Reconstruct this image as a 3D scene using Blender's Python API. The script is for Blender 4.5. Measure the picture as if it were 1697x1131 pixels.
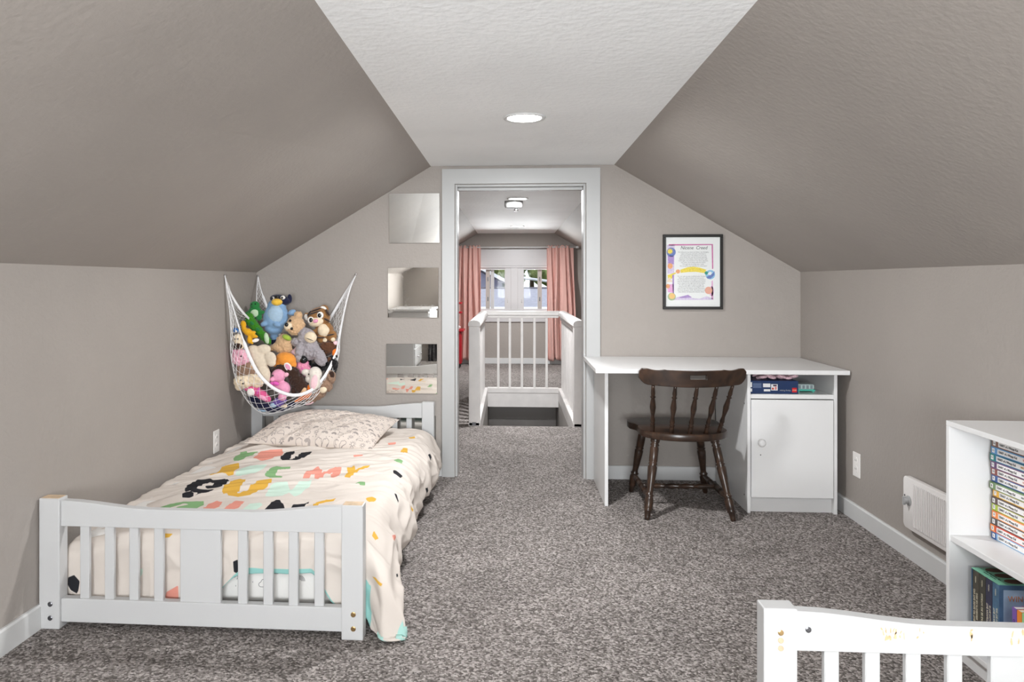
import bpy, bmesh, math, random
import numpy as np
from mathutils import Vector, Matrix, Euler

for o in list(bpy.data.objects):
    bpy.data.objects.remove(o, do_unlink=True)
SC = bpy.context.scene
COL = SC.collection
PI = math.pi

# ---------------------------------------------------------------- camera
cam = bpy.data.cameras.new('camera')
cam.sensor_fit = 'HORIZONTAL'
cam.sensor_width = 36.0
cam.lens = 25.88
cam.shift_x = 0.0443
cam.shift_y = -0.0575
cam.clip_start = 0.02
camo = bpy.data.objects.new('camera', cam)
COL.objects.link(camo)
camo.location = (0, 0, 1.175)
camo.rotation_euler = (PI / 2, 0, math.radians(3.5))
SC.camera = camo

# ---------------------------------------------------------------- world, daylight, exposure
W = bpy.data.worlds.new('world')
SC.world = W
W.use_nodes = True
bg = W.node_tree.nodes['Background']
bg.inputs['Color'].default_value = (0.86, 0.92, 1.0, 1)
bg.inputs['Strength'].default_value = 1.25
SC.view_settings.view_transform = 'Standard'
SC.view_settings.look = 'None'
SC.view_settings.exposure = 0.31
SC.view_settings.gamma = 1.0
SC.view_settings.use_curve_mapping = False


def area_light(name, loc, rot, size, size_y, power, color=(1, 1, 1), shape='RECTANGLE'):
    l = bpy.data.lights.new(name, 'AREA')
    l.shape = shape
    l.size = size
    if shape == 'RECTANGLE':
        l.size_y = size_y
    l.energy = power
    l.color = color
    o = bpy.data.objects.new(name, l)
    COL.objects.link(o)
    o.location = loc
    o.rotation_euler = rot
    return o


# added fill panel behind the camera, then daylight through the far gable window
area_light('fill_near_gable', (0.05, -1.73, 1.08), (PI / 2 + 0.80, 0, 0), 1.25, 1.15, 190, (0.95, 0.975, 1.0))
area_light('daylight_far_gable', (0.04, 12.6, 0.25), (PI / 2 + 0.25, 0, PI), 2.4, 0.7, 230, (0.97, 0.985, 1.0))
LAMP_POWER = 27.0

# ---------------------------------------------------------------- helpers
RND = random.Random(7)


def sl(r, g, b):
    """8-bit display colour -> linear rgb"""
    def f(c):
        c /= 255.0
        return c / 12.92 if c <= 0.04045 else ((c + 0.055) / 1.055) ** 2.4
    return (f(r), f(g), f(b))


MATS = {}


def mat(name, col, rough=0.5, bump=None, var=None, metal=0.0, spec=0.5, emit=None, sheen=0.0):
    """col linear rgb; bump=(scale, strength, distance); var=(scale, amount) brightness mottling"""
    if name in MATS:
        return MATS[name]
    m = bpy.data.materials.new(name)
    m.use_nodes = True
    nt = m.node_tree
    b = nt.nodes['Principled BSDF']
    b.inputs['Base Color'].default_value = (*col, 1)
    b.inputs['Roughness'].default_value = rough
    b.inputs['Metallic'].default_value = metal
    b.inputs['Specular IOR Level'].default_value = spec
    if sheen:
        b.inputs['Sheen Weight'].default_value = sheen
    if emit:
        b.inputs['Emission Color'].default_value = (*emit[0], 1)
        b.inputs['Emission Strength'].default_value = emit[1]
    if bump or var:
        tc = nt.nodes.new('ShaderNodeTexCoord')
    if var:
        n = nt.nodes.new('ShaderNodeTexNoise')
        n.inputs['Scale'].default_value = var[0]
        n.inputs['Detail'].default_value = 4
        nt.links.new(tc.outputs['Object'], n.inputs['Vector'])
        r = nt.nodes.new('ShaderNodeValToRGB')
        r.color_ramp.elements[0].position = 0.3
        r.color_ramp.elements[1].position = 0.7
        k0, k1 = 1 - var[1], 1 + var[1]
        r.color_ramp.elements[0].color = (col[0] * k0, col[1] * k0, col[2] * k0, 1)
        r.color_ramp.elements[1].color = (min(1, col[0] * k1), min(1, col[1] * k1), min(1, col[2] * k1), 1)
        nt.links.new(n.outputs['Fac'], r.inputs['Fac'])
        nt.links.new(r.outputs['Color'], b.inputs['Base Color'])
    if bump:
        n = nt.nodes.new('ShaderNodeTexNoise')
        n.inputs['Scale'].default_value = bump[0]
        n.inputs['Detail'].default_value = 3
        nt.links.new(tc.outputs['Object'], n.inputs['Vector'])
        bp = nt.nodes.new('ShaderNodeBump')
        bp.inputs['Strength'].default_value = bump[1]
        bp.inputs['Distance'].default_value = bump[2]
        nt.links.new(n.outputs['Fac'], bp.inputs['Height'])
        nt.links.new(bp.outputs['Normal'], b.inputs['Normal'])
    MATS[name] = m
    return m


def put(o, parent=None, label=None, cat=None, group=None, kind=None):
    if o.name not in COL.objects:
        COL.objects.link(o)
    if parent is not None:
        o.parent = parent
    if label:
        o['label'] = label
    if cat:
        o['category'] = cat
    if group:
        o['group'] = group
    if kind:
        o['kind'] = kind
    return o


def thing(name, label, cat, loc=(0, 0, 0), rot=(0, 0, 0), group=None, kind=None, scale=1.0):
    o = bpy.data.objects.new(name, None)
    o.empty_display_size = 0.05
    o.location = loc
    o.rotation_euler = rot
    o.scale = (scale, scale, scale)
    return put(o, None, label, cat, group, kind)


def TRS(c, r=(1, 1, 1), rot=(0, 0, 0)):
    return Matrix.Translation(c) @ Euler(rot).to_matrix().to_4x4() @ Matrix.Diagonal((r[0], r[1], r[2], 1))


class G:
    """collects shapes, builds ONE mesh object"""

    def __init__(s):
        s.bm = bmesh.new()

    def box(s, x0, x1, y0, y1, z0, z1, bev=0.0, seg=1, mtx=None):
        vs = [s.bm.verts.new(p) for p in ((x0, y0, z0), (x1, y0, z0), (x1, y1, z0), (x0, y1, z0),
                                          (x0, y0, z1), (x1, y0, z1), (x1, y1, z1), (x0, y1, z1))]
        fs = [s.bm.faces.new([vs[i] for i in q]) for q in
              ((3, 2, 1, 0), (4, 5, 6, 7), (0, 1, 5, 4), (1, 2, 6, 5), (2, 3, 7, 6), (3, 0, 4, 7))]
        if mtx is not None:
            bmesh.ops.transform(s.bm, matrix=mtx, verts=vs)
        if bev > 0:
            es = list({e for f in fs for e in f.edges})
            bmesh.ops.bevel(s.bm, geom=es, offset=bev, segments=seg, profile=0.5, affect='EDGES')
        return s

    def prism(s, pts, axis, lo, hi, bev=0.0):
        """pts: polygon of 2-tuples; axis 'x','y','z' = extrusion axis"""
        def P(p, h):
            return {'x': (h, p[0], p[1]), 'y': (p[0], h, p[1]), 'z': (p[0], p[1], h)}[axis]
        a = [s.bm.verts.new(P(p, lo)) for p in pts]
        b = [s.bm.verts.new(P(p, hi)) for p in pts]
        n = len(pts)
        fs = [s.bm.faces.new(a), s.bm.faces.new(b[::-1])]
        for i in range(n):
            fs.append(s.bm.faces.new([a[i], b[i], b[(i + 1) % n], a[(i + 1) % n]]))
        bmesh.ops.recalc_face_normals(s.bm, faces=fs)
        if bev > 0:
            es = [e for e in fs[0].edges] + [e for e in fs[1].edges]
            bmesh.ops.bevel(s.bm, geom=list(set(es)), offset=bev, segments=2, profile=0.5, affect='EDGES')
        return s

    def loft(s, A, B):
        """two matching polygons in 3-D joined into a closed solid"""
        a = [s.bm.verts.new(p) for p in A]
        b = [s.bm.verts.new(p) for p in B]
        n = len(A)
        fs = [s.bm.faces.new(a), s.bm.faces.new(b[::-1])]
        for i in range(n):
            fs.append(s.bm.faces.new([a[i], b[i], b[(i + 1) % n], a[(i + 1) % n]]))
        bmesh.ops.recalc_face_normals(s.bm, faces=fs)
        return s

    def lathe(s, prof, seg=20, mtx=None):
        """prof: list of (radius, z) from bottom to top, closed with caps"""
        rings = []
        for r, z in prof:
            r = max(r, 1e-4)
            rings.append([s.bm.verts.new((r * math.cos(2 * PI * i / seg), r * math.sin(2 * PI * i / seg), z)) for i in range(seg)])
        for a, b in zip(rings, rings[1:]):
            for i in range(seg):
                s.bm.faces.new([a[i], a[(i + 1) % seg], b[(i + 1) % seg], b[i]])
        s.bm.faces.new(rings[0][::-1])
        s.bm.faces.new(rings[-1])
        if mtx is not None:
            bmesh.ops.transform(s.bm, matrix=mtx, verts=[v for r in rings for v in r])
        return s

    def rod(s, p0, p1, prof, seg=14):
        """lathe profile of (radius, t 0..1) along the segment p0->p1"""
        p0, p1 = Vector(p0), Vector(p1)
        d = p1 - p0
        q = Vector((0, 0, 1)).rotation_difference(d.normalized()).to_matrix().to_4x4()
        return s.lathe([(r, t * d.length) for r, t in prof], seg, Matrix.Translation(p0) @ q)

    def tube(s, pts, r, seg=8, closed=False, flat=None):
        """round (or flat: (rx, ry)) tube along a polyline"""
        pts = [Vector(p) for p in pts]
        n = len(pts)
        rings = []
        up = Vector((0, 0, 1))
        for i in range(n):
            a = pts[(i - 1) % n] if (closed or i > 0) else pts[i]
            b = pts[(i + 1) % n] if (closed or i < n - 1) else pts[i]
            d = (b - a).normalized()
            u = up if abs(d.dot(up)) < 0.95 else Vector((0, 1, 0))
            sx = d.cross(u).normalized()
            sy = sx.cross(d)
            rr = r[i] if isinstance(r, (list, tuple)) else r
            rx, ry = (rr, rr) if flat is None else (flat[0], flat[1] * rr)
            rings.append([s.bm.verts.new(pts[i] + sx * rx * math.cos(2 * PI * k / seg) + sy * ry * math.sin(2 * PI * k / seg)) for k in range(seg)])
        m = n if closed else n - 1
        for i in range(m):
            a, b = rings[i], rings[(i + 1) % n]
            for k in range(seg):
                s.bm.faces.new([a[k], b[k], b[(k + 1) % seg], a[(k + 1) % seg]])
        if not closed:
            s.bm.faces.new(rings[0])
            s.bm.faces.new(rings[-1][::-1])
        return s

    def ell(s, c, r, rot=(0, 0, 0), sub=3):
        if isinstance(r, (int, float)):
            r = (r, r, r)
        bmesh.ops.create_icosphere(s.bm, subdivisions=sub, radius=1.0, matrix=TRS(c, r, rot))
        return s

    def build(s, name, m, parent=None, smooth=False, label=None, cat=None, group=None, kind=None, loc=None, rot=None):
        me = bpy.data.meshes.new(name)
        s.bm.normal_update()
        s.bm.to_mesh(me)
        s.bm.free()
        if m is not None:
            me.materials.append(m)
        if smooth:
            me.polygons.foreach_set('use_smooth', [True] * len(me.polygons))
            if smooth == 'auto':
                me.set_sharp_from_angle(angle=math.radians(40))
        o = bpy.data.objects.new(name, me)
        if loc:
            o.location = loc
        if rot:
            o.rotation_euler = rot
        return put(o, parent, label, cat, group, kind)


def dup(o, parent=None, loc=None, rot=None):
    c = o.copy()
    COL.objects.link(c)
    if parent is not None:
        c.parent = parent
    if loc is not None:
        c.location = loc
    if rot is not None:
        c.rotation_euler = rot
    return c


def grid_mesh(name, P, m, parent=None, smooth=True, flip=False, attrs=None):
    """P: (nu, nv, 3) array -> quad mesh object"""
    nu, nv = P.shape[:2]
    idx = np.arange(nu * nv).reshape(nu, nv)
    q = np.stack([idx[:-1, :-1], idx[1:, :-1], idx[1:, 1:], idx[:-1, 1:]], -1).reshape(-1, 4)
    if flip:
        q = q[:, ::-1]
    me = bpy.data.meshes.new(name)
    me.from_pydata(P.reshape(-1, 3).tolist(), [], q.tolist())
    if smooth:
        me.polygons.foreach_set('use_smooth', [True] * len(me.polygons))
    for k, v in (attrs or {}).items():
        a = me.attributes.new(k, 'FLOAT', 'POINT')
        a.data.foreach_set('value', np.ascontiguousarray(v, dtype=np.float32).ravel())
    me.materials.append(m)
    me.update()
    o = bpy.data.objects.new(name, me)
    return put(o, parent)


FONT = None


def text(s, size, m, parent, loc, rot, name='lettering', label=None, align='CENTER', extrude=0.0002, sx=1.0, shear=0.0):
    cu = bpy.data.curves.new('text', 'FONT')
    cu.body = s
    cu.size = size
    cu.align_x = align
    cu.align_y = 'CENTER'
    cu.extrude = extrude
    cu.shear = shear
    cu.resolution_u = 2
    to = bpy.data.objects.new('text', cu)
    COL.objects.link(to)
    dg = bpy.context.evaluated_depsgraph_get()
    me = bpy.data.meshes.new_from_object(to.evaluated_get(dg))
    bpy.data.objects.remove(to, do_unlink=True)
    bpy.data.curves.remove(cu)
    me.materials.clear()
    me.materials.append(m)
    o = bpy.data.objects.new(name, me)
    o.location = loc
    o.rotation_euler = rot
    o.scale = (sx, 1, 1)
    return put(o, parent, label)


# 2-D value noise for numpy arrays
def vnoise(x, y, seed=0):
    rs = np.random.RandomState(seed)
    T = rs.rand(64, 64) * 2 - 1
    xi = np.floor(x).astype(int)
    yi = np.floor(y).astype(int)
    fx = x - xi
    fy = y - yi
    fx = fx * fx * (3 - 2 * fx)
    fy = fy * fy * (3 - 2 * fy)
    g = lambda i, j: T[(xi + i) % 64, (yi + j) % 64]
    return (g(0, 0) * (1 - fx) + g(1, 0) * fx) * (1 - fy) + (g(0, 1) * (1 - fx) + g(1, 1) * fx) * fy


# ---------------------------------------------------------------- materials
def wall_paint(name, col, bs=0.38, scale=75):
    m = bpy.data.materials.new(name)
    m.use_nodes = True
    nt = m.node_tree
    b = nt.nodes['Principled BSDF']
    b.inputs['Roughness'].default_value = 0.62
    b.inputs['Specular IOR Level'].default_value = 0.35
    tc = nt.nodes.new('ShaderNodeTexCoord')
    n1 = nt.nodes.new('ShaderNodeTexNoise')
    n1.inputs['Scale'].default_value = 2.2
    n1.inputs['Detail'].default_value = 5
    r = nt.nodes.new('ShaderNodeValToRGB')
    r.color_ramp.elements[0].position = 0.3
    r.color_ramp.elements[1].position = 0.72
    r.color_ramp.elements[0].color = (*[c * 0.955 for c in col], 1)
    r.color_ramp.elements[1].color = (*[c * 1.03 for c in col], 1)
    n2 = nt.nodes.new('ShaderNodeTexNoise')
    n2.inputs['Scale'].default_value = scale
    n2.inputs['Detail'].default_value = 3
    n3 = nt.nodes.new('ShaderNodeTexVoronoi')
    n3.inputs['Scale'].default_value = scale * 0.55
    mx = nt.nodes.new('ShaderNodeMath')
    mx.operation = 'MULTIPLY_ADD'
    mx.inputs[1].default_value = 0.4
    bp = nt.nodes.new('ShaderNodeBump')
    bp.inputs['Strength'].default_value = bs
    bp.inputs['Distance'].default_value = 0.004
    L = nt.links.new
    for n in (n1, n2, n3):
        L(tc.outputs['Object'], n.inputs['Vector'])
    L(n1.outputs['Fac'], r.inputs['Fac'])
    L(r.outputs['Color'], b.inputs['Base Color'])
    L(n3.outputs['Distance'], mx.inputs[0])
    L(n2.outputs['Fac'], mx.inputs[2])
    L(mx.outputs[0], bp.inputs['Height'])
    L(bp.outputs['Normal'], b.inputs['Normal'])
    return m


def carpet_mat():
    m = bpy.data.materials.new('grey_carpet')
    m.use_nodes = True
    nt = m.node_tree
    b = nt.nodes['Principled BSDF']
    b.inputs['Roughness'].default_value = 0.95
    b.inputs['Specular IOR Level'].default_value = 0.1
    L = nt.links.new
    tc = nt.nodes.new('ShaderNodeTexCoord')
    wn = nt.nodes.new('ShaderNodeTexNoise')
    wn.inputs['Scale'].default_value = 160
    wn.inputs['Detail'].default_value = 2
    wv = nt.nodes.new('ShaderNodeVectorMath')
    wv.operation = 'MULTIPLY_ADD'
    wv.inputs[1].default_value = (0.006, 0.006, 0.006)
    L(tc.outputs['Object'], wn.inputs['Vector'])
    L(wn.outputs['Color'], wv.inputs[0])
    L(tc.outputs['Object'], wv.inputs[2])
    v = nt.nodes.new('ShaderNodeTexVoronoi')
    v.inputs['Scale'].default_value = 150
    L(wv.outputs[0], v.inputs['Vector'])
    sp = nt.nodes.new('ShaderNodeSeparateColor')
    L(v.outputs['Color'], sp.inputs['Color'])
    r = nt.nodes.new('ShaderNodeValToRGB')
    el = r.color_ramp.elements
    el[0].position = 0.0
    el[0].color = (*[c * CK for c in (0.095, 0.083, 0.076)], 1)
    el[1].position = 1.0
    el[1].color = (*[c * CK for c in (0.55, 0.50, 0.475)], 1)
    e = el.new(0.35)
    e.color = (*[c * CK for c in (0.20, 0.178, 0.165)], 1)
    e = el.new(0.7)
    e.color = (*[c * CK for c in (0.34, 0.307, 0.29)], 1)
    L(sp.outputs['Red'], r.inputs['Fac'])
    big = nt.nodes.new('ShaderNodeTexNoise')
    big.inputs['Scale'].default_value = 3.0
    big.inputs['Detail'].default_value = 4
    L(tc.outputs['Object'], big.inputs['Vector'])
    mr = nt.nodes.new('ShaderNodeMapRange')
    mr.inputs['From Min'].default_value = 0.3
    mr.inputs['From Max'].default_value = 0.7
    mr.inputs['To Min'].default_value = 0.86
    mr.inputs['To Max'].default_value = 1.1
    L(big.outputs['Fac'], mr.inputs['Value'])
    mul = nt.nodes.new('ShaderNodeMix')
    mul.data_type = 'RGBA'
    mul.blend_type = 'MULTIPLY'
    mul.inputs['Factor'].default_value = 1.0
    L(r.outputs['Color'], mul.inputs[6])
    L(mr.outputs[0], mul.inputs[7])
    L(mul.outputs[2], b.inputs['Base Color'])
    bp = nt.nodes.new('ShaderNodeBump')
    bp.invert = True
    bp.inputs['Strength'].default_value = 0.9
    bp.inputs['Distance'].default_value = 0.006
    L(v.outputs['Distance'], bp.inputs['Height'])
    L(bp.outputs['Normal'], b.inputs['Normal'])
    return m


CK = 0.91
M_WALL = wall_paint('taupe_wall_paint', (0.354, 0.320, 0.292))
M_SLOPE = wall_paint('taupe_slope_paint', (0.354, 0.320, 0.292), 0.28, 60)
M_CEIL = wall_paint('white_ceiling_paint', (0.92, 0.93, 0.93), 0.55, 48)
M_CARPET = carpet_mat()
M_WHITE = mat('white_painted_wood', (0.555, 0.555, 0.555), 0.38, bump=(40, 0.05, 0.002))
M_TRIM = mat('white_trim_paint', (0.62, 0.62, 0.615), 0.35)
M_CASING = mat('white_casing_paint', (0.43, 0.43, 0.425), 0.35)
M_RAIL = mat('worn_white_paint', (0.74, 0.71, 0.69), 0.4, var=(9, 0.06))
M_MELA = mat('white_melamine', (0.76, 0.755, 0.75), 0.33, bump=(60, 0.04, 0.001))
M_CHIP = mat('bare_pine_chip', sl(214, 184, 140), 0.7, var=(60, 0.15))
M_STEEL = mat('dark_steel', (0.16, 0.16, 0.17), 0.35, metal=1.0)
M_BRASS = mat('brass', (0.62, 0.42, 0.2), 0.3, metal=1.0)
M_CHROME = mat('chrome', (0.8, 0.8, 0.82), 0.15, metal=1.0)
M_BLACK = mat('black_plastic', (0.015, 0.015, 0.016), 0.4)
M_BLACKFRAME = mat('black_frame_lacquer', (0.012, 0.011, 0.010), 0.35)
M_PAPER = mat('white_paper', (0.86, 0.84, 0.83), 0.7)
M_LENS = mat('lamp_lens', (1, 1, 1), 0.5, emit=((1.0, 0.97, 0.93), 9.0))
M_VINYL = mat('white_window_vinyl', (0.52, 0.50, 0.50), 0.35)
M_INKDARK = mat('dark_ink', (0.03, 0.028, 0.03), 0.7)
M_GREYINK = mat('grey_ink', (0.25, 0.23, 0.24), 0.8)
M_WHITEINK = mat('white_ink', (0.85, 0.85, 0.85), 0.6)
M_OUTLET = mat('outlet_plastic', (0.85, 0.82, 0.79), 0.35)
M_SLOT = mat('dark_slot', (0.05, 0.045, 0.04), 0.6)


def glass_mat():
    m = bpy.data.materials.new('window_glass')
    m.use_nodes = True
    nt = m.node_tree
    nt.nodes.remove(nt.nodes['Principled BSDF'])
    out = nt.nodes['Material Output']
    t = nt.nodes.new('ShaderNodeBsdfTransparent')
    t.inputs['Color'].default_value = (0.97, 0.98, 0.98, 1)
    g = nt.nodes.new('ShaderNodeBsdfGlossy')
    g.inputs['Roughness'].default_value = 0.02
    mx = nt.nodes.new('ShaderNodeMixShader')
    mx.inputs['Fac'].default_value = 0.004
    nt.links.new(t.outputs[0], mx.inputs[1])
    nt.links.new(g.outputs[0], mx.inputs[2])
    nt.links.new(mx.outputs[0], out.inputs['Surface'])
    return m


M_GLASS = glass_mat()


def mirror_mat():
    m = bpy.data.materials.new('scuffed_mirror')
    m.use_nodes = True
    nt = m.node_tree
    b = nt.nodes['Principled BSDF']
    b.inputs['Metallic'].default_value = 1.0
    b.inputs['Base Color'].default_value = (0.88, 0.87, 0.84, 1)
    tc = nt.nodes.new('ShaderNodeTexCoord')
    n = nt.nodes.new('ShaderNodeTexNoise')
    n.inputs['Scale'].default_value = 38
    n.inputs['Detail'].default_value = 8
    n.inputs['Distortion'].default_value = 1.2
    r = nt.nodes.new('ShaderNodeMapRange')
    r.inputs['From Min'].default_value = 0.52
    r.inputs['From Max'].default_value = 0.75
    r.inputs['To Min'].default_value = 0.01
    r.inputs['To Max'].default_value = 0.10
    nt.links.new(tc.outputs['Object'], n.inputs['Vector'])
    nt.links.new(n.outputs['Fac'], r.inputs['Value'])
    nt.links.new(r.outputs[0], b.inputs['Roughness'])
    return m


M_MIRROR = mirror_mat()

# ---------------------------------------------------------------- room shell
KNEE = 1.235
CEIL = 1.877
CL, CR = -0.489, 0.611          # edges of the flat ceiling strip
XR = 1.695
YB, YW, YW2, YF = -1.6, 4.44, 4.55, 10.62


def XL(y):
    return -1.565 - 0.0192 * (4.44 - y) if y < 4.44 else -1.565


def struct(name, g, m, label, cat):
    return g.build(name, m, None, label=label, cat=cat, kind='structure')


# stairwell opening
SX0, SX1, SY0, SY1 = -0.262, 0.505, 6.02, 7.97

g = G()
for (x0, x1, y0, y1) in ((-1.85, 1.85, -1.75, SY0), (-1.8, SX0, SY0, SY1), (SX1, 1.8, SY0, SY1), (-1.8, 1.8, SY1, 10.75)):
    g.box(x0, x1, y0, y1, -0.12, 0.0)
struct('floor', g, M_CARPET, 'grey speckled cut pile carpet covering the attic floor', 'floor')

g = G()
for ya, yb in ((YB - 0.1, YW), (YW, YF + 0.1)):
    a, b = XL(ya), XL(yb)
    g.loft([(a - 0.1, ya, 0), (a, ya, 0), (a, ya, KNEE), (a - 0.1, ya, KNEE)],
           [(b - 0.1, yb, 0), (b, yb, 0), (b, yb, KNEE), (b - 0.1, yb, KNEE)])
struct('wall_left', g, M_WALL, 'low taupe knee wall on the left beside the white bed', 'wall')
g = G().box(XR, XR + 0.1, YB - 0.1, YF + 0.1, 0, KNEE)
struct('wall_right', g, M_WALL, 'low taupe knee wall on the right with outlet and heater', 'wall')

g = G()
for ya, yb in ((YB - 0.1, YW), (YW, YF + 0.1)):
    a, b = XL(ya), XL(yb)
    g.loft([(a, ya, KNEE), (CL, ya, CEIL), (CL, ya, CEIL + 0.1), (a - 0.1, ya, KNEE + 0.1), (a - 0.1, ya, KNEE)],
           [(b, yb, KNEE), (CL, yb, CEIL), (CL, yb, CEIL + 0.1), (b - 0.1, yb, KNEE + 0.1), (b - 0.1, yb, KNEE)])
struct('ceiling_left_slope', g, M_SLOPE, 'sloping taupe ceiling on the left above the bed', 'ceiling')
g = G().prism([(XR, KNEE), (XR + 0.1, KNEE), (XR + 0.1, KNEE + 0.1), (CR, CEIL + 0.1), (CR, CEIL)], 'y', YB - 0.1, YF + 0.1)
struct('ceiling_right_slope', g, M_SLOPE, 'sloping taupe ceiling on the right above the desk', 'ceiling')
g = G().box(CL, CR, YB - 0.1, YF + 0.1, CEIL, CEIL + 0.1)
struct('ceiling', g, M_CEIL, 'flat white textured ceiling strip between the two slopes', 'ceiling')

# partition wall with the doorway
DX0, DX1, DZ = -0.339, 0.440, 1.763
g = G()
g.prism([(XL(4.45) - 0.02, 0), (DX0, 0), (DX0, CEIL), (CL, CEIL), (XL(4.45) - 0.02, KNEE - 0.01)], 'y', YW, YW2)
g.prism([(DX1, 0), (XR + 0.02, 0), (XR + 0.02, KNEE - 0.01), (CR, CEIL), (DX1, CEIL)], 'y', YW, YW2)
g.box(DX0, DX1, YW, YW2, DZ, CEIL)
struct('wall_far', g, M_WALL, 'taupe partition wall with open doorway, mirrors and framed print', 'wall')

# gable walls with window openings; the one behind the camera is added
WX0, WX1, WZ0, WZ1 = -0.66, 0.74, 0.77, 1.38


def gable(name, y0, y1, wx0, wx1, wz0, wz1, label):
    g = G()
    xl = XL(max(y0, YB)) - 0.03
    def top(x):
        if x < CL:
            return KNEE + (CEIL - KNEE) * (x - xl) / (CL - xl)
        if x > CR:
            return KNEE + (CEIL - KNEE) * (XR - x) / (XR - CR)
        return CEIL
    g.prism([(xl, 0), (wx0, 0), (wx0, top(wx0))] + ([(CL, CEIL)] if wx0 > CL else []) + [(xl, KNEE)], 'y', y0, y1)
    g.prism([(wx1, 0), (XR + 0.03, 0), (XR + 0.03, KNEE)] + ([(CR, CEIL)] if wx1 < CR else []) + [(wx1, top(wx1))], 'y', y0, y1)
    g.box(wx0, wx1, y0, y1, 0, wz0)
    pts = [(wx0, wz1), (wx1, wz1), (wx1, top(wx1))]
    if wx1 > CR:
        pts.append((CR, CEIL))
    if wx0 < CL:
        pts.append((CL, CEIL))
    pts.append((wx0, top(wx0)))
    g.prism(pts, 'y', y0, y1)
    return struct(name, g, M_WALL, label, 'wall')


gable('wall_hall_end', YF, YF + 0.12, WX0, WX1, WZ0, WZ1, 'taupe gable wall behind the pink curtains at the far end')
gable('wall_back', YB - 0.1, YB, -0.6, 0.7, 0.5, 1.7, 'taupe gable wall behind the viewer with an added window opening')

# baseboards
BB = 0.082


def base_run(name, x0, x1, y0, y1, label):
    g = G()
    g.box(x0, x1, y0, y1, 0, BB, 0.003)
    return struct(name, g, M_TRIM, label, 'baseboard')


g = G()
a, b = XL(YB), XL(YW)
g.loft([(a, YB, 0), (a + 0.014, YB, 0), (a + 0.014, YB, BB - 0.006), (a + 0.008, YB, BB), (a, YB, BB)],
       [(b, YW, 0), (b + 0.014, YW, 0), (b + 0.014, YW, BB - 0.006), (b + 0.008, YW, BB), (b, YW, BB)])
struct('baseboard_left', g, M_TRIM, 'white baseboard along the left knee wall', 'baseboard')
g = G().prism([(XR, 0), (XR - 0.014, 0), (XR - 0.014, BB - 0.006), (XR - 0.008, BB), (XR, BB)], 'y', YB, YW)
struct('baseboard_right', g, M_TRIM, 'white baseboard along the right knee wall below the heater', 'baseboard')
base_run('baseboard_far', 0.526, XR - 0.014, YW - 0.014, YW, 'white baseboard on the partition wall under the desk')
base_run('baseboard_far_left', XL(4.44) + 0.014, -0.419, YW - 0.014, YW, 'white baseboard on the partition wall behind the bed')
base_run('baseboard_hall_end', -1.565, XR, YF - 0.014, YF, 'white baseboard below the far window')

# door casing and jambs
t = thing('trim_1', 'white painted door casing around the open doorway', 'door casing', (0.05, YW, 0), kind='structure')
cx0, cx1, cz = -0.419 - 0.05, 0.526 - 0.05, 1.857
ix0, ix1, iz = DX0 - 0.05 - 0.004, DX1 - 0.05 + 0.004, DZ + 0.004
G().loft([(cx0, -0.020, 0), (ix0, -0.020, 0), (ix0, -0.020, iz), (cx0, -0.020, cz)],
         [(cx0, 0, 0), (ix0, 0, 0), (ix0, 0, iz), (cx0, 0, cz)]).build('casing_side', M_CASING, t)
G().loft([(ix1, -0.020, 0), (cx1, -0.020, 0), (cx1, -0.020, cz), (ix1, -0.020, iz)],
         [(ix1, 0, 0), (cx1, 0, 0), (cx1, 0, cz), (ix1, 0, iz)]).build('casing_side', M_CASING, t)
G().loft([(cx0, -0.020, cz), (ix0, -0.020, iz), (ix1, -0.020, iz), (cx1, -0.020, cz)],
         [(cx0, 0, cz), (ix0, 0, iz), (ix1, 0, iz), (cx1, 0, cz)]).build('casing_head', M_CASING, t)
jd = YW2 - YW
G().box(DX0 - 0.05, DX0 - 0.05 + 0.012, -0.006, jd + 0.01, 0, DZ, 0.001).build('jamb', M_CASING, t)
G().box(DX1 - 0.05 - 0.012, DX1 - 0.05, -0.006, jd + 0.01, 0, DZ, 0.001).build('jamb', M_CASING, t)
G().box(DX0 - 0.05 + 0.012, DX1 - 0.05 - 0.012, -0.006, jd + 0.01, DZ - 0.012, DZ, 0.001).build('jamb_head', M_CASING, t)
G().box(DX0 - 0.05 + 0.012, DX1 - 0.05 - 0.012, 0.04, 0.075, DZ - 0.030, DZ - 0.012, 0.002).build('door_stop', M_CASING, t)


# recessed lamps
def downlight(x, y, label, power, r=0.09):
    t = thing('recessed_downlight', label, 'ceiling light', (x, y, CEIL), group='recessed ceiling lights')
    G().lathe([(r * 0.80, -0.002), (r * 0.86, -0.006), (r * 0.97, -0.006), (r, -0.002), (r, 0.0)], 40).build('trim_ring', M_TRIM, t, True)
    G().lathe([(r * 0.80, -0.0045), (r * 0.80, -0.002)], 40).build('lens', M_LENS, t)
    l = area_light('lamp_light', (0, 0, -0.012), (0, 0, 0), r * 1.5, 0, power, (0.97, 0.985, 1.0), 'DISK')
    l.parent = t
    return t


downlight(0.054, 3.146, 'round lit recessed ceiling light above the carpet in front of the doorway', LAMP_POWER)
downlight(0.05, 6.18, 'round lit recessed ceiling light above the stairwell, nearer of two beyond the doorway', LAMP_POWER * 1.45)
downlight(0.068, 9.23, 'round lit recessed ceiling light closest to the pink curtains', LAMP_POWER * 1.45)
downlight(0.054, 0.15, 'added recessed ceiling light behind the viewer for unseen fill', LAMP_POWER * 0.45)  # added lamp out of view, evens the light in the room

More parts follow.
